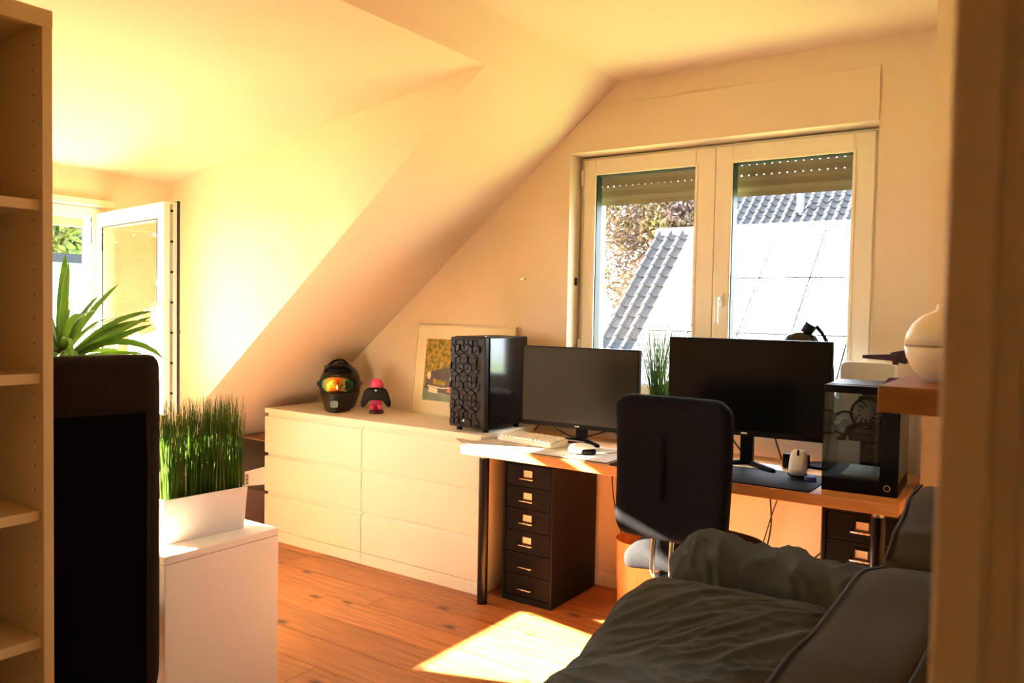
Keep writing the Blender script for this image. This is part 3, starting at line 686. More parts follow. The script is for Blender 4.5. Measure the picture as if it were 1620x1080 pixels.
def fan(c, r, parent, seed=0):
    bm = bmesh.new(); nrm = 11
    for k in range(nrm):
        a0 = 2*math.pi*k/nrm
        P = []
        for q in range(6):
            rr = r*(0.36+0.60*q/5); a = a0+0.5*(q/5)**1.3; P.append((rr, a))
        A = [bm.verts.new((c[0]+rr*math.cos(a), c[1]+0.006, c[2]+rr*math.sin(a))) for rr, a in P]
        D = [bm.verts.new((c[0]+rr*math.cos(a+0.36), c[1]-0.006, c[2]+rr*math.sin(a+0.36))) for rr, a in P]
        for q in range(5): bm.faces.new((A[q], A[q+1], D[q+1], D[q]))
    cyl(bm, (c[0], c[1]-0.01, c[2]), (c[0], c[1]+0.01, c[2]), r*0.38, seg=20)
    f = ob('fan', bm, 'fan_white', parent)
    ob('fan_ring', tube(bmesh.new(), [(c[0]+r*math.cos(t), c[1], c[2]+r*math.sin(t)) for t in [2*math.pi*k/28 for k in range(28)]], 0.005, 6, True), 'black_plastic', f)
fan((0.120, 0.20, 0.265), 0.056, gc)
ob('cooler_block', box(0.085, 0.16, 0.215, 0.27, 0.215, 0.325), 'black_metal', gc, bevel=0.002)
fan((0.035, 0.26, 0.215), 0.045, gc)
bm = bmesh.new()
for k in range(3): tube(bm, spline([(0.03+0.012*k, 0.12, 0.17), (0.07, 0.11, 0.20+0.01*k), (0.12, 0.12, 0.235), (0.17, 0.16, 0.225-0.01*k)]), 0.006, 6)
ob('power_leads', bm, 'cable', gc, smooth=True)
bm = bmesh.new()
for k in range(3):
    for i in range(28): B(bm, GW-0.080+k*0.005, GW-0.077+k*0.005, 0.0055, 0.007, 0.06+i*0.0095, 0.0665+i*0.0095)
ob('vent_slots', bm, 'steel', gc, kind='stuff')
ob('psu_cover', box(0.06, GW-0.07, 0.03, GD-0.05, 0.05, 0.058), 'fan_white', gc)
ob('power_ring', tube(bmesh.new(), [(GW-0.035+0.010*math.cos(t), -0.001, 0.03+0.010*math.sin(t)) for t in [2*math.pi*k/20 for k in range(20)]], 0.0015, 6, True), 'steel', gc)
ob('top_mesh', box(0.02, GW-0.02, 0.03, GD-0.03, GH, GH+0.002), 'black_metal', gc)
# brick-built spaceship on top of it
sp = thing('spaceship_model', 'small dark purple spaceship model on a stand above the glass computer', 'model', (3.375, -0.40, DZ+GH+0.003), R(0))
def stepped(bm, x0, x1, zc, w0, w1, h0, h1, n):
    for i in range(n):
        t0 = i/n; xa_ = x0+(x1-x0)*t0; xb_ = x0+(x1-x0)*(i+1)/n; t = (i+.5)/n
        wq = w0+(w1-w0)*t; hq = h0+(h1-h0)*t; B(bm, xa_, xb_+0.0005, -wq, wq, zc-hq-0.004*(1-t), zc+hq)
bm = bmesh.new(); stepped(bm, -0.095, 0.03, 0.098, 0.004, 0.035, 0.004, 0.013, 10); hull = ob('hull', bm, 'purple_brick', sp)
bm = bmesh.new(); stepped(bm, 0.0, 0.055, 0.102, 0.010, 0.030, 0.012, 0.026, 6); B(bm, 0.04, 0.062, -0.045, 0.045, 0.085, 0.100); ob('tower_block', bm, 'purple_brick', sp)
bm = bmesh.new(); B(bm, 0.008, 0.026, -0.012, 0.012, 0.072, 0.086); ob('underside_brick', bm, 'purple_brick', sp)
ob('stand_rod', cyl(bmesh.new(), (0.018, 0, 0.024), (0.018, 0, 0.075), 0.003), 'white_plastic', sp)
ob('stand_base', prism(bmesh.new(), [(-0.022, 0), (0.035, 0), (0.035, 0.025), (0.0, 0.025)], 0.04, 'y', -0.02), 'purple_brick', sp)
# ------------------------------------------------------------------ keyboard, mice, mats
mt = thing('mouse_mat', 'pale printed desk mat under the white keyboard', 'mat', (1.605, -0.62, DZ))
def mat_fn(u, v):
    y = v*0.33; xm = -0.05*max(0.0, min(1.0, (0.11-y)/0.06)); x = xm+0.002+u*(0.74-xm); z = 0.004
    if x < 0.02: z = 0.004+0.022*((0.02-x)/0.07)**1.5*(0.5+0.5*math.cos(v*9))*(1-v) ; 
    return Vector((x, y, z))
bm = grid(40, 14, mat_fn)
me_ = mesh(bm, 'mat_sheet', ['mat_print', 'mat_black'], True)
o = ob('mat_sheet', me_, None, mt); k = o.modifiers.new('solid', 'SOLIDIFY'); k.thickness = 0.003; k.offset = -1; k.material_offset = 1; k.material_offset_rim = 1
bm = bmesh.new(); rnd = random.Random(9)
for i in range(420):
    x = rnd.gauss(rnd.choice((0.12, 0.35, 0.58)), 0.07); y = rnd.gauss(rnd.choice((0.08, 0.2, 0.27)), 0.035)
    if 0.03 < x < 0.72 and 0.01 < y < 0.32:
        s = rnd.uniform(.002, .008); B(bm, x-s, x+s, y-s*.3, y+s*.3, 0.0042, 0.0045)
ob('map_print', bm, 'print_grey', mt, kind='stuff')
m2 = thing('desk_pad', 'dark patterned desk pad in front of the larger monitor', 'mat', (2.365, -0.64, DZ))
ob('pad_sheet', prism(bmesh.new(), rrect(0, 0.80, 0, 0.33, 0.015), 0.004, 'z', 0.0), 'desk_mat', m2)
tag(ob('paper_sheet', prism(bmesh.new(), [(0, 0), (0.10, -0.03), (0.30, 0.0), (0.26, 0.10), (0.05, 0.12)], 0.0015, 'z', 0), 'paper', loc=(2.68, -0.31, DZ+0.0042)), 'pale paper sheet under the stand of the larger monitor', 'paper')
kb = thing('keyboard', 'compact white keyboard on the pale desk mat', 'keyboard', (1.835, -0.395, DZ+0.004), R(-9))
ob('case', prism(bmesh.new(), [(-0.062, 0.0), (0.062, 0.0), (0.062, 0.032), (-0.062, 0.018)], 0.335, 'x', -0.1675), 'kb_case', kb, bevel=0.003)
km = {}
rows = [[1.25, 1.25, 1.25, 6.25, 1.25, 1.25, 1.25, 1.25], [2.25]+[1]*10+[2.75], [1.75]+[1]*11+[2.25], [1.5]+[1]*12+[1.5], [1]*13+[2]]
for j, rw in enumerate(rows):
    u = 0
    for k_ in rw:
        L = 0.0212
        if k_ not in km:
            b = bmesh.new(); hw = k_*L/2-0.0014
            A = [b.verts.new((sx*hw, sy*0.0098, 0)) for sx, sy in ((-1, -1), (1, -1), (1, 1), (-1, 1))]; D = [b.verts.new((sx*(hw-0.0025), sy*0.0068, 0.008)) for sx, sy in ((-1, -1), (1, -1), (1, 1), (-1, 1))]
            b.faces.new(D)
            for i in range(4): b.faces.new((A[i], A[(i+1) % 4], D[(i+1) % 4], D[i]))
            km[k_] = mesh(b, 'key', 'key')
        yy = -0.046+j*0.0225
        o = ob('key', km[k_], None, kb, loc=(-0.159+(u+k_/2)*L, yy, 0.019+(yy+0.062)*0.113)); o.rotation_euler = (0.113, 0, 0)
        u += k_
def mouse_fn(p, n):
    q = p.copy(); t = (p.y+0.06)/0.12
    q.z *= (0.55+0.9*math.sin(math.pi*min(1, max(0, t*0.8+0.12)))) if p.z > 0 else 0.9; q.x *= 0.92+0.12*math.cos((t-0.3)*3); return q
ms = thing('mouse', 'white computer mouse with dark front lying on the pale mat', 'mouse', (2.165, -0.50, DZ+0.004), R(-62))
ob('shell', rbox(0.031, 0.060, 0.019, 0.018, (10, 14, 8), (0, 0, 0.019), mouse_fn), 'white_plastic', ms, smooth=True)
ob('dark_side', rbox(0.0325, 0.034, 0.012, 0.011, (8, 10, 6), (0.0, 0.028, 0.013), mouse_fn), 'black_plastic', ms, smooth=True)
ob('cord', tube(bmesh.new(), spline([(0, 0.06, 0.012), (-0.01, 0.11, 0.006), (-0.05, 0.17, 0.004), (-0.09, 0.26, 0.004)]), 0.0016, 6), 'cable', ms, smooth=True)
m3 = thing('cordless_mouse', 'white cordless mouse propped upright beside the glass computer', 'mouse', (3.055, -0.375, DZ+0.004), R(18))
sh_ = ob('shell', rbox(0.033, 0.052, 0.020, 0.019, (10, 14, 8), (0, 0, 0), mouse_fn), 'white_plastic', m3, smooth=True); sh_.location = (0, 0, 0.052); sh_.rotation_euler = (R(62), 0, R(-10))
ob('scroll_wheel', rbox(0.004, 0.012, 0.005, 0.003, 4, (0, 0.030, 0.0285)), 'black_plastic', sh_, smooth=True)
ob('seam', tube(bmesh.new(), [(-0.033, -0.01, 0.010), (-0.02, -0.006, 0.0245), (0, -0.002, 0.0275), (0.02, -0.006, 0.0245), (0.033, -0.01, 0.010)], 0.0012, 6), 'black_plastic', sh_)
ob('dock', lathe(bmesh.new(), [(0.036, 0), (0.036, 0.008), (0.022, 0.018)], 24, (0, 0.02, 0)), 'black_plastic', m3)
tag(ob('charger_box', box(-0.05, 0.05, -0.02, 0.03, 0, 0.06), 'black_plastic', loc=(3.0, -0.20, DZ+0.001), bevel=0.006), 'small black box behind the cordless mouse', 'box')
tag(ob('sticker_disc', lathe(bmesh.new(), [(0.022, 0), (0.022, 0.012), (0.016, 0.016)], 24), 'blue_print', loc=(3.115, -0.43, DZ+0.0045), smooth=False), 'small blue and white puck in front of the glass computer', 'puck')
# ------------------------------------------------------------------ plants on and over the desk
def blades(n, rx, ry, h0, h1, lean, wd, seed, curl=0.0):
    rnd = random.Random(seed); V = []; F = []
    for i in range(n):
        x, y = rnd.uniform(-rx, rx), rnd.uniform(-ry, ry); h = rnd.uniform(h0, h1); a = rnd.uniform(0, 6.28); l = rnd.uniform(0.2, 1)*lean
        ax, ay = math.cos(a)*l, math.sin(a)*l; b = rnd.uniform(0, 3.14); wx, wy = math.cos(b)*wd, math.sin(b)*wd; k = len(V); N = 4
        for q in range(N):
            t = q/(N-1); s = 1-0.75*t; z = h*t*(1-curl*l*t)
            px, py = x+ax*h*(t**1.6), y+ay*h*(t**1.6)
            V += [(px-wx*s, py-wy*s, z), (px+wx*s, py+wy*s, z)]
        for q in range(N-1): F.append((k+2*q, k+2*q+1, k+2*q+3, k+2*q+2))
    me = bpy.data.meshes.new('grass_blades'); me.from_pydata(V, [], F); return me
gp = thing('potted_grass', 'spiky green potted grass between the two monitors', 'plant', (2.345, -0.10, DZ))
ob('pot', lathe(bmesh.new(), [(0.045, 0), (0.06, 0.11), (0.062, 0.12), (0.055, 0.12), (0.05, 0.10), (0.001, 0.10)], 32), 'pot_white', gp, smooth=False)
me_ = blades(130, 0.03, 0.03, 0.30, 0.50, 0.34, 0.0034, 21); me_.materials.append(M['blade']); ob('grass_blades', me_, None, gp, loc=(0, 0, 0.10), kind='stuff')
# desk lamp behind the big monitor
lp = thing('desk_lamp', 'black desk lamp with a domed head behind the larger monitor', 'lamp', (3.09, -0.10, DZ))
ob('lamp_base', lathe(bmesh.new(), [(0.075, 0), (0.075, 0.012), (0.02, 0.02)], 28), 'black_plastic', lp)
ob('arm', tube(bmesh.new(), spline([(0.0, 0, 0.015), (0.02, 0.02, 0.3), (0.0, 0.0, 0.50), (-0.05, 0, 0.585)]), 0.007, 8), 'black_metal', lp, smooth=True)
hd_ = ob('lamp_head', lathe(bmesh.new(), [(0.078, 0.0), (0.076, 0.02), (0.062, 0.048), (0.036, 0.066), (0.001, 0.072)], 32), 'gloss_black', lp, loc=(-0.115, 0.02, 0.495), smooth=True)
o = ob('socket', cyl(bmesh.new(), (0, 0, 0), (0.03, 0, 0.05), 0.024, 0.026, 16), 'black_plastic', hd_, loc=(0.010, 0, 0.048))
# white rounded panel behind the case
tag(ob('plastic_backboard', prism(bmesh.new(), rrect(0, 0.22, 0, 0.44, 0.03), 0.02, 'y', 0), 'white_plastic', loc=(3.125, -0.04, DZ+0.002), bevel=0.003), 'white rounded plastic panel standing behind the glass computer', 'board')
# cables
def cord(label, pts, r=0.004, m='cable'):
    return tag(ob('cable', tube(bmesh.new(), spline(pts, 8), r, 6), m, smooth=True), label, 'cable', 'cables at the desk')
cord('thin black cable hanging behind the desk next to the drawer cabinet', [(2.08, -0.02, 0.713), (2.07, -0.02, 0.55), (2.10, -0.02, 0.38), (2.16, -0.01, 0.20), (2.20, -0.005, 0.10)], 0.003)
cord('thick black cable slanting behind the office chair', [(2.17, -0.03, 0.708), (2.25, -0.03, 0.56), (2.36, -0.02, 0.40), (2.42, -0.01, 0.3)], 0.005)
cord('black cable crossing under the desk right of the office chair', [(2.83, -0.02, 0.713), (2.85, -0.02, 0.56), (2.85, -0.015, 0.42), (2.80, -0.01, 0.2)], 0.004)
cord('second crossing black cable under the desk right of the office chair', [(2.93, -0.03, 0.713), (2.87, -0.03, 0.54), (2.83, -0.02, 0.40), (2.80, -0.01, 0.3)], 0.003)
cord('black cable hanging beside the drawer cabinet near the sofa', [(3.20, -0.013, 0.713), (3.13, -0.012, 0.56), (3.10, -0.012, 0.42), (3.0, -0.01, 0.3)], 0.004)
cord('black cable from the drawer cabinet curving towards the sofa', [(3.16, -0.03, 0.47), (3.10, -0.03, 0.42), (3.06, -0.03, 0.32), (3.02, -0.02, 0.22)], 0.004)
cord('black cable looping on the desk beneath the monitor by the tower', [(1.68, -0.14, DZ+0.02), (1.74, -0.12, DZ+0.07), (1.82, -0.12, DZ+0.03), (1.92, -0.12, DZ+0.006), (2.02, -0.10, DZ+0.03), (2.1, -0.09, DZ+0.06)], 0.004)
cord('black cable arching behind the neck of the monitor by the tower', [(2.0, -0.11, DZ+0.08), (2.10, -0.08, DZ+0.05), (2.18, -0.12, DZ+0.012), (2.27, -0.20, DZ+0.006)], 0.004)
cord('black cable dropping from the larger monitor near the chair', [(2.70, -0.2, DZ+0.16), (2.72, -0.15, DZ+0.08), (2.74, -0.06, DZ+0.006)], 0.004)
cord('black cable dropping from the larger monitor near the charger box', [(2.90, -0.2, DZ+0.16), (2.905, -0.14, DZ+0.08), (2.90, -0.05, DZ+0.006)], 0.004)
cord('short white keyboard cable on the pale mat', [(1.93, -0.355, DZ+0.016), (1.98, -0.30, DZ+0.02), (2.03, -0.24, DZ+0.008)], 0.003, 'cable_white')

# ------------------------------------------------------------------ things on the dresser
pf = thing('framed_picture', 'cream framed picture of a dark classic car leaning on the wall', 'picture', (0.765, -0.052, 0.78))
lean = ob('frame', frame_mesh(0, 0.70, 0, 0.515, 0.010, -0.006, 0.012), 'frame_cream', pf); lean.rotation_euler = (R(-6.2), 0, 0)
ob('backing', box(0.005, 0.695, 0.004, 0.011, 0.005, 0.51), 'mount', lean)
ob('mount_board', frame_mesh(0.008, 0.692, 0.008, 0.507, 0.072, 0.000, 0.003), 'mount', lean)
ph = ob('photo_print', box(0.078, 0.622, 0.002, 0.004, 0.078, 0.440), 'foliage_print', lean)
def flat(name, pts, m, lay): return ob(name, prism(bmesh.new(), pts, 0.0003, 'y', 0.0017-0.0004*lay), m, ph)
flat('road', [(0.078, 0.078), (0.622, 0.078), (0.622, 0.20), (0.078, 0.15)], 'road_print', 0)
flat('car_body', [(0.09, 0.15), (0.10, 0.205), (0.14, 0.25), (0.22, 0.27), (0.27, 0.275), (0.36, 0.335), (0.52, 0.335), (0.60, 0.26), (0.60, 0.14), (0.42, 0.11), (0.24, 0.125), (0.13, 0.135)], 'car_print', 1)
flat('windscreen', [(0.285, 0.275), (0.365, 0.325), (0.50, 0.325), (0.46, 0.27)], 'glass_print', 2)
def ell(cx, cz, a_, b_): return [(cx+a_*math.cos(t), cz+b_*math.sin(t)) for t in [2*math.pi*k/16 for k in range(16)]]
flat('headlight', ell(0.118, 0.222, 0.014, 0.022), 'lamp_print', 3); flat('headlight', ell(0.292, 0.206, 0.020, 0.026), 'lamp_print', 3)
flat('number_plate', [(0.122, 0.128), (0.188, 0.122), (0.188, 0.150), (0.122, 0.158)], 'lamp_print', 3)
flat('bumper', [(0.11, 0.160), (0.22, 0.150), (0.36, 0.166), (0.36, 0.172), (0.22, 0.158), (0.11, 0.168)], 'lamp_print', 2)
flat('red_flowers', [(0.25, 0.135), (0.31, 0.128), (0.35, 0.14), (0.34, 0.158), (0.26, 0.156)], 'red_print', 4)
flat('grille', [(0.15, 0.176), (0.24, 0.168), (0.24, 0.198), (0.15, 0.205)], 'foliage_print', 2)
# motocross helmet with mirrored goggles
hm = thing('motocross_helmet', 'black motocross helmet with rainbow mirrored goggles on the dresser', 'helmet', (0.375, -0.235, 0.78), R(36))
HX, HY, HZ, HC = 0.120, 0.138, 0.130, 0.152
def hel(th, ph, k=1.0):
    x = math.sin(th)*math.cos(ph); yv = -math.cos(th)*math.cos(ph); z = math.sin(ph)
    zz = z*HZ*k
    if z < 0: zz = z*(HZ+0.0)*k
    return Vector((x*HX*k, yv*HY*k, HC+zz))
bm = bmesh.new(); N1, N2 = 48, 30; vv = {}
for i in range(N1):
    for j in range(N2+1):
        th = -math.pi+2*math.pi*i/N1; ph = R(-62)+R(152)*j/N2; vv[i, j] = bm.verts.new(hel(th, ph))
for i in range(N1):
    for j in range(N2):
        th = -math.pi+2*math.pi*(i+.5)/N1; ph = R(-62)+R(152)*(j+.5)/N2
        if (th/R(66))**2+((ph-R(1))/R(29))**2 < 1: continue
        bm.faces.new((vv[i, j], vv[(i+1) % N1, j], vv[(i+1) % N1, j+1], vv[i, j+1]))
bmesh.ops.remove_doubles(bm, verts=bm.verts[:], dist=1e-4)
ob('shell', bm, 'helmet', hm, smooth=True, solid=0.008)
# chin bar
def chin(u, v):
    th = R(-92)+R(184)*u; c2 = max(0.0, math.cos(th))
    w_ = 0.088+0.030*v; f2 = 0.128+0.060*c2**5*(1-0.55*abs(v-0.35)); z_ = 0.004+0.105*v-0.030*c2**3*(1-v)+0.022*(1-c2)*(1-v)
    return Vector((math.sin(th)*w_, -math.cos(th)*f2, max(z_, 0.002)))
bm = grid(36, 12, chin)
ob('chin_bar', bm, 'helmet_grey', hm, smooth=True, solid=0.008)
ob('chin_vent', prism(bmesh.new(), rrect(-0.024, 0.024, 0.030, 0.074, 0.012), -0.010, 'y', -0.176), 'helmet', hm, bevel=0.003)
gg = ob('goggles', tube(bmesh.new(), [hel(R(62)*math.cos(t), R(1)+R(26)*math.sin(t)*(1-.25*max(0, -math.sin(t))*math.cos(t*2)), 0.985) for t in [2*math.pi*k/40 for k in range(40)]], 0.011, 8, True), 'helmet', hm, smooth=True)
ob('lens', grid(20, 10, lambda u, v: hel(R(-59)+R(118)*u, R(1)+R(24)*(2*v-1)*math.sqrt(max(0, 1-(2*u-1)**4)), 0.975)), 'lens', gg, smooth=True)
ob('strap', tube(bmesh.new(), [hel(t, R(2), 1.03) for t in [R(58)+R(244)*k/30 for k in range(31)]], 0.010, 6), 'helmet_grey', gg, smooth=True)
# peak and roof ribs
def peak(u, v):
    th = R(-52)+R(104)*u; p = hel(th, R(36), 1.0); return p+Vector((0, -0.060*v*math.cos(th)**2, 0.030*v+0.012*(1-(2*u-1)**2)+0.004))
ob('peak', grid(16, 6, peak), 'helmet', hm, smooth=True, solid=0.004)
for s in (-1, 0, 1):
    ob('roof_rib', tube(bmesh.new(), [hel(R(s*48), R(30)+R(60)*k/8, 1.02)+Vector((0, 0, 0.010)) for k in range(9)], 0.008, 6), 'helmet', hm, smooth=True)
for s in (-1, 1):
    ob('side_clip', rbox(0.006, 0.018, 0.014, 0.005, 4, hel(R(s*68), R(2), 1.06)), 'helmet_grey', hm, smooth=True)
# game controller on a plain pink stand
cs = thing('controller_stand', 'plain pink controller stand on a round dark base beside the helmet', 'stand', (0.655, -0.22, 0.78), R(40))
ob('base', lathe(bmesh.new(), [(0.040, 0), (0.042, 0.004), (0.042, 0.014), (0.038, 0.018)], 32), 'brown_led', cs, smooth=False)
ob('post', lathe(bmesh.new(), [(0.024, 0.016), (0.028, 0.04), (0.036, 0.09), (0.040, 0.14), (0.036, 0.175), (0.020, 0.195), (0.001, 0.200)], 28, (0, 0.015, 0)), 'pink', cs, smooth=True)
for s in (-1, 1):
    ob('prong', tube(bmesh.new(), spline([(s*0.022, -0.01, 0.035), (s*0.024, -0.05, 0.040), (s*0.024, -0.062, 0.055)]), 0.012, 10), 'pink', cs, smooth=True)
gcn = thing('game_controller', 'black game controller held on the pink stand', 'controller', (0.655, -0.22, 0.78), R(40))
pts = [(0, 0.152), (0.034, 0.152), (0.056, 0.146), (0.068, 0.124), (0.084, 0.072), (0.082, 0.044), (0.068, 0.040), (0.052, 0.060), (0.038, 0.080), (0.018, 0.082)]
poly = pts+[(-x, z) for x, z in pts[::-1][:-1]]
bm = prism(bmesh.new(), poly[::-1], 0.034, 'y', -0.068)
cb_ = ob('body', bm, 'black_plastic', gcn, bevel=0.012)
for x, z in ((-0.040, 0.124), (0.022, 0.102)): ob('thumb_stick', lathe(bmesh.new(), [(0.006, 0), (0.006, 0.008), (0.010, 0.009), (0.010, 0.013)], 16), 'black_metal', gcn, loc=(x, -0.066, z)).rotation_euler = (R(90), 0, 0)
ob('home_button', cyl(bmesh.new(), (0, -0.068, 0.138), (0, -0.0705, 0.138), 0.005), 'steel', gcn)
# boxes left of the dresser
bx = thing('printed_carton', 'dark printed carton wedged between the dresser and the slope', 'box', (-0.335, -0.43, 0))
ob('carton', box(0, 0.31, 0, 0.36, 0, 0.585-0.02), 'box_print', bx, bevel=0.003)
ob('print_panel', box(0.02, 0.29, -0.002, 0, 0.03, 0.26), 'box_red', bx)
ob('shipping_label', prism(bmesh.new(), [(0.09, 0.27), (0.30, 0.31), (0.30, 0.42), (0.09, 0.36)], 0.002, 'y', -0.004), 'paper', bx)
bm = bmesh.new()
for i in range(8): B(bm, 0.10, 0.125, -0.0055, -0.004, 0.285+i*0.008, 0.285+i*0.008+(0.004 if i % 3 else 0.006))
ob('barcode', bm, 'black_plastic', bx)
ob('lid_flap', box(0.0, 0.31, 0.0, 0.36, 0.566, 0.572), 'trunk', bx)

# ------------------------------------------------------------------ white plinth with planter
cu = thing('white_cabinet', 'plain white box cabinet carrying the grass planter', 'cabinet', (1.40, -2.165, 0))
ob('body', box(0.0, 0.255, 0.0, 0.43, 0, 0.584), 'white_cube', cu, bevel=0.0015)
ob('top', box(0, 0.255, 0, 0.43, 0.586, 0.61), 'white_cube', cu, bevel=0.0015)
pl = thing('grass_planter', 'long white planter of upright green grass on the white cabinet', 'plant', (1.503, -1.945, 0.61), R(-5))
def pot_mesh(hx, hy, tx, ty, h, t):
    bm = bmesh.new()
    def ring(a, b, z): return [bm.verts.new((x, y, z)) for x, y in ((-a, -b), (a, -b), (a, b), (-a, b))]
    r0 = ring(hx, hy, 0); r1 = ring(tx, ty, h); r2_ = ring(tx-t, ty-t, h); r3 = ring(tx-t, ty-t, h-0.02)
    for A, D in ((r0, r1), (r1, r2_), (r2_, r3)):
        for i in range(4): bm.faces.new((A[i], A[(i+1) % 4], D[(i+1) % 4], D[i]))
    bm.faces.new(r0[::-1]); bm.faces.new(r3); return bm
ob('pot', pot_mesh(0.050, 0.140, 0.056, 0.150, 0.146, 0.004), 'pot_white', pl, bevel=0.002)
me_ = blades(900, 0.048, 0.140, 0.25, 0.34, 0.08, 0.0019, 31); me_.materials.append(M['blade']); ob('grass_blades', me_, None, pl, loc=(0, 0, 0.125), kind='stuff')
me_ = blades(130, 0.048, 0.140, 0.25, 0.36, 0.10, 0.0014, 32); me_.materials.append(M['blade_dry']); ob('dry_blades', me_, None, pl, loc=(0, 0, 0.125), kind='stuff')

# ------------------------------------------------------------------ slim high chair seen from behind
hc = thing('high_back_chair', 'tall dark fabric chair seen from behind between shelf and white cabinet', 'chair', (1.42, -2.308, 0), R(78))
BWD = 0.154
ob('back_frame', rbox(BWD, 0.035, 0.50, 0.03, (10, 5, 14), (0, -0.245, 0.735)), 'dark_weave', hc, smooth=True, subd=1)
ob('back_lining', box(-BWD+0.012, BWD-0.048, -0.2835, -0.2790, 0.26, 1.07), 'lining', hc, bevel=0.002)
ob('edge_welt', tube(bmesh.new(), [(BWD-0.045, -0.282, 0.26), (BWD-0.047, -0.283, 0.6), (BWD-0.044, -0.283, 0.9), (BWD-0.048, -0.282, 1.07)], 0.005, 6), 'dark_weave', hc, smooth=True)
ob('head_roll', rbox(BWD-0.002, 0.042, 0.085, 0.035, (8, 6, 6), (0, -0.245, 1.150)), 'dark_weave', hc, smooth=True, subd=1)
ob('seat', rbox(BWD, 0.14, 0.06, 0.04, 8, (0, -0.085, 0.43)), 'dark_weave', hc, smooth=True, subd=1)
for x in (-0.13, 0.13):
    for y in (-0.2, 0.03): ob('leg', cyl(bmesh.new(), (x, y, 0), (x, y, 0.38), 0.014, 0.018), 'leg_black', hc)

# ------------------------------------------------------------------ open bookcase at the doorway
bs = thing('bookcase', 'empty cream open bookcase with adjustable shelves by the doorway', 'bookcase', (1.34, YF+0.005, 0))
SD, SWD, SHT = 0.377, 0.505, 2.125
ob('side_panel', box(0, SD, SWD-0.026, SWD, 0, SHT-0.045), 'shelf_lam', bs, bevel=0.0015)
ob('side_panel', box(0, SD, 0, 0.026, 0, SHT-0.045), 'shelf_lam', bs, bevel=0.0015)
ob('top', box(0, SD+0.002, 0, SWD, SHT-0.045, SHT), 'shelf_lam', bs, bevel=0.0015)
ob('back_panel', box(0, 0.006, 0.026, SWD-0.026, 0.05, SHT-0.045), 'shelf_lam', bs)
for z in (1.642, 1.196, 0.838, 0.502, 0.08): ob('shelf', box(0.006, SD-0.012, 0.027, SWD-0.027, z-0.027, z), 'shelf_lam', bs, bevel=0.0015)
bm = bmesh.new(); z = 0.12
while z < 2.05:
    for x in (SD-0.045, 0.06): cyl(bm, (x, SWD-0.0265, z), (x, SWD-0.0255, z), 0.0028, seg=8)
    z += 0.064
ob('shelf_pin_holes', bm, 'gasket', bs, kind='stuff')

# ------------------------------------------------------------------ yucca
yu = thing('yucca', 'leafy yucca in a floor pot before the open dormer window', 'plant', (0.55, -1.93, 0))
ob('pot', lathe(bmesh.new(), [(0.11, 0), (0.14, 0.26), (0.145, 0.28), (0.13, 0.28), (0.125, 0.25), (0.001, 0.25)], 36), 'terracotta', yu)
ob('stem', tube(bmesh.new(), spline([(0, 0, 0.24), (0.01, 0, 0.6), (-0.01, 0.01, 0.95), (0, 0, 1.19)]), 0.028, 10), 'trunk', yu, smooth=True)
def leaf(az, el, L, wd, droop, roll=0.0):
    n = 9; d = Vector((math.cos(az), math.sin(az), 0)); side = Vector((-math.sin(az), math.cos(az), 0)); V = []; p = Vector((0, 0, 0)); e = el
    bm = bmesh.new(); prev = None
    for i in range(n+1):
        t = i/n; wq = wd*(math.sin(math.pi*min(1, t*0.86+0.10)))**0.7*(1 if t < .98 else .1)
        up = Vector((-d.x*math.sin(e), -d.y*math.sin(e), math.cos(e)))
        sd_ = side*math.cos(roll)+up*math.sin(roll); un = up*math.cos(roll)-side*math.sin(roll)
        r = [bm.verts.new(p-sd_*wq+un*wq*.3), bm.verts.new(p), bm.verts.new(p+sd_*wq+un*wq*.3)]
        if prev:
            for k in range(2): bm.faces.new((prev[k], prev[k+1], r[k+1], r[k]))
        prev = r; p = p+(d*math.cos(e)+Vector((0, 0, 1))*math.sin(e))*(L/n); e -= droop/n*(0.4+1.2*t)
    return bm
rnd = random.Random(17)
ar = math.atan2(0.566, 0.825)                         # direction facing the sofa side of the room
spec = [(ar+.1, R(48), .42, .017, R(50)), (ar-.15, R(40), .42, .017, R(45)), (ar+.2, R(34), .38, .018, R(12)), (ar-.05, R(26), .40, .019, R(8)), (ar, R(32), .44, .017, R(95)), (ar+.3, R(14), .30, .012, R(25)), (ar-.2, R(-5), .24, .017, R(90)), (ar+.4, R(62), .36, .016, R(20)),
        (ar+1.9, R(80), .42, .024, R(15)), (ar+2.8, R(70), .40, .022, R(30)), (ar-1.6, R(68), .40, .02, R(40)), (ar-.9, R(72), .40, .02, R(30)), (ar-.8, R(18), .30, .018, R(110)), (ar-1.2, R(5), .30, .022, R(100))]
for k in range(20): spec.append((rnd.uniform(0, 6.28), R(rnd.uniform(-10, 75)), rnd.uniform(.26, .4), rnd.uniform(.014, .02), R(rnd.uniform(20, 100))))
for i, sp_ in enumerate(spec):
    ob('leaf', leaf(sp_[0], sp_[1], sp_[2]*1.06, sp_[3]*0.85, sp_[4], R(62) if i < 8 else rnd.uniform(-.8, .8)), 'yucca', yu, loc=(0, 0, 1.12+0.004*(i % 20)), smooth=True)

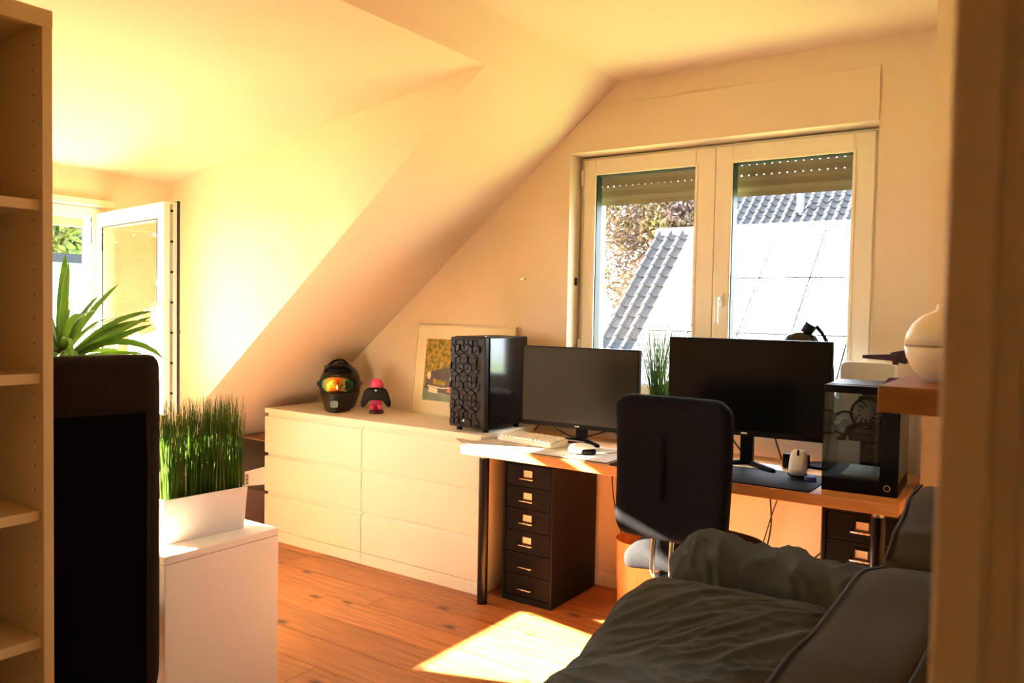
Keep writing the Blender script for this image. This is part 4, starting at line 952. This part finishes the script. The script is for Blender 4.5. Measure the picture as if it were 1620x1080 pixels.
# ------------------------------------------------------------------ sofa with back cushions
sf = thing('sofa', 'grey brown sofa with piped back cushions along the wall', 'sofa', (2.88, -2.72, 0))
ob('base', box(0.02, 0.80, 0.0, 1.70, 0.06, 0.40), 'sofa', sf, bevel=0.02)
ob('backrest_frame', rbox(0.065, 0.87, 0.36, 0.04, 8, (0.905, 0.865, 0.42)), 'sofa', sf, smooth=True)
for x in (0.08, 0.9):
    for y in (0.08, 1.62): ob('leg', cyl(bmesh.new(), (x, y, 0), (x, y, 0.07), 0.025), 'black_plastic', sf)
def nz(p, s, a): return noise.noise(Vector(p)*s)*a
def arm_fn(p, n):
    w_ = Vector((nz((p.x+2, p.y, p.z), 4, 0.05), nz((p.x, p.y+5, p.z), 4, 0.05), nz((p.x, p.y, p.z+9), 4, 0.05)))
    r0 = p+w_; d = nz((p.x+7, p.y, p.z), 6, 0.016)
    for f1, f2, am in ((9, 4, 0.010), (19, 7, 0.0085), (34, 14, 0.0055)):
        v_ = abs(noise.noise(Vector((r0.x*f1+r0.z*3, r0.y*f2, r0.z*f2+f1))))
        d += am*max(0, 1-1.7*v_)**2.5
    q = p+n*d
    q.z += 0.010*math.exp(-((p.x+0.23)/0.12)**2)*(1 if p.z > 0 else 0)-0.02*(p.x/0.35)*(1 if p.z > 0 else 0); return q
ob('armrest', rbox(0.355, 0.135, 0.26, 0.10, (90, 44, 50), (0.365, 1.575, 0.40), arm_fn), 'linen', sf, smooth=True)
def cushion(yc, hy, zc, name, seed, far=0.0):
    hx, hz = 0.088, 0.20
    def fn(p, n):
        q = p.copy(); e = abs(p.y)/hy
        if p.z > 0: q.z -= 0.040*max(0, e-0.62)/0.38*(1 if (p.y < 0 or not far) else 0.2); q.z += far*(p.y/hy)*0.5
        q += n*(nz((p.x+seed, p.y, p.z), 5, 0.014)); q.x += 0.03*(p.z/hz)
        return q
    c = ob(name, rbox(hx, hy, hz, 0.035, (12, 40, 14), (0, 0, 0), fn), 'sofa', sf, loc=(0.735, yc, zc), smooth=True)
    for sx in (-1, 1):
        pts = []
        for k in range(31):
            yv = -hy+0.02+(2*hy-0.04)*k/30
            p = Vector((sx*(hx-0.012), yv, hz-0.012)); pts.append(fn(p, Vector((sx*.7, 0, .7)))+Vector((sx*0.005, 0, 0.006)))
        ob('piping', tube(bmesh.new(), pts, 0.004, 6), 'piping', c, smooth=True)
cushion(0.56, 0.57, 0.665, 'back_cushion', 1)
cushion(1.44, 0.305, 0.69, 'back_cushion', 5, 0.05)
# dark linen throw heaped on the seat
def throw(u, v):
    s = -0.46+u*(0.46+0.66); y = -2.70+v*1.43
    H = 0.475+0.112*math.exp(-((y+1.41)/0.20)**2)+0.03*math.exp(-((y+2.1)/0.3)**2)
    H -= 0.16*max(0, (y+1.345)/0.075)**2 if y > -1.345 else 0
    xe = 2.858+0.02*math.sin(y*5)+0.045*max(0, (y+1.5)/0.23)
    r = 0.07
    if s > r: x = xe+s; z = H
    elif s < -r: x = xe+0.0; z = H+s
    else:
        t = (s+r)/(2*r); a = t*math.pi/2; x = xe+r*(1-math.cos(a)); z = H-r+r*math.sin(a)
    if s > 0: z += 0.02*math.sin(min(1, s/0.6)*math.pi)
    P = Vector((x, y, 0)) if s > 0 else Vector((x, y, z))
    p = Vector((s*0.6+y*0.25, y*1.0-s*0.4, 0))
    wp = Vector((noise.noise(Vector((p.x*3, p.y*3, 5.1))), noise.noise(Vector((p.x*3, p.y*3, 9.7))), 0))*0.10
    q = p+wp; q = Vector((q.x*0.86+q.y*0.5, -q.x*0.5+q.y*0.86, 0))
    fold = noise.noise(Vector((p.x*3, p.y*4, 8)))*0.018
    for fx, fy, z_, am, pw_ in ((2.5, 7.0, 1.3, 0.012, 2.2), (5.0, 14.0, 4.2, 0.010, 2.4), (9.0, 23.0, 7.7, 0.0075, 2.2), (20.0, 36.0, 3.3, 0.0038, 2)):
        fold += (1-abs(noise.noise(Vector((q.x*fx, q.y*fy, z_))))*1.6)**pw_*am if abs(noise.noise(Vector((q.x*fx, q.y*fy, z_)))) < 0.6 else 0
    fold *= 0.35+0.65*min(1, max(0, (s+0.02)/0.12))
    k = min(1, max(0, (s+0.1)/0.25)); d = Vector((-(1-k), 0, k)).normalized()
    out = Vector((x, y, z))+d*fold
    out.z = max(out.z, 0.03)
    return out
th = tag(ob('linen_throw', grid(190, 270, throw), 'linen', smooth=True, solid=0.006), 'crumpled dark grey linen throw heaped on the sofa seat', 'throw')

# ------------------------------------------------------------------ wall shelf and diffuser
ws = thing('wall_shelf', 'thick wooden wall shelf near the doorway above the sofa', 'shelf', (3.60, -1.935, 1.202))
ob('board', box(0, XR-3.60-0.001, 0, 0.80, 0, 0.05), 'shelf_wood', ws, bevel=0.002)
df = thing('aroma_diffuser', 'round cream aroma diffuser on the wall shelf', 'diffuser', (3.705, -1.715, 1.252))
lo = [(0.050, 0.004), (0.062, 0.008), (0.078, 0.024), (0.090, 0.048), (0.0945, 0.070)]
up = [(0.0945, 0.0745), (0.091, 0.095), (0.081, 0.115), (0.064, 0.132), (0.042, 0.142), (0.037, 0.146), (0.036, 0.156), (0.034, 0.158), (0.030, 0.156), (0.001, 0.150)]
ob('lower_shell', lathe(bmesh.new(), lo, 56), 'diffuser', df, smooth=True)
ob('upper_shell', lathe(bmesh.new(), up, 56), 'diffuser', df, smooth=True)
ob('seam_band', lathe(bmesh.new(), [(0.0925, 0.069), (0.0925, 0.0755)], 56), 'groove', df)
ob('foot_ring', lathe(bmesh.new(), [(0.048, 0), (0.048, 0.006)], 32), 'groove', df)
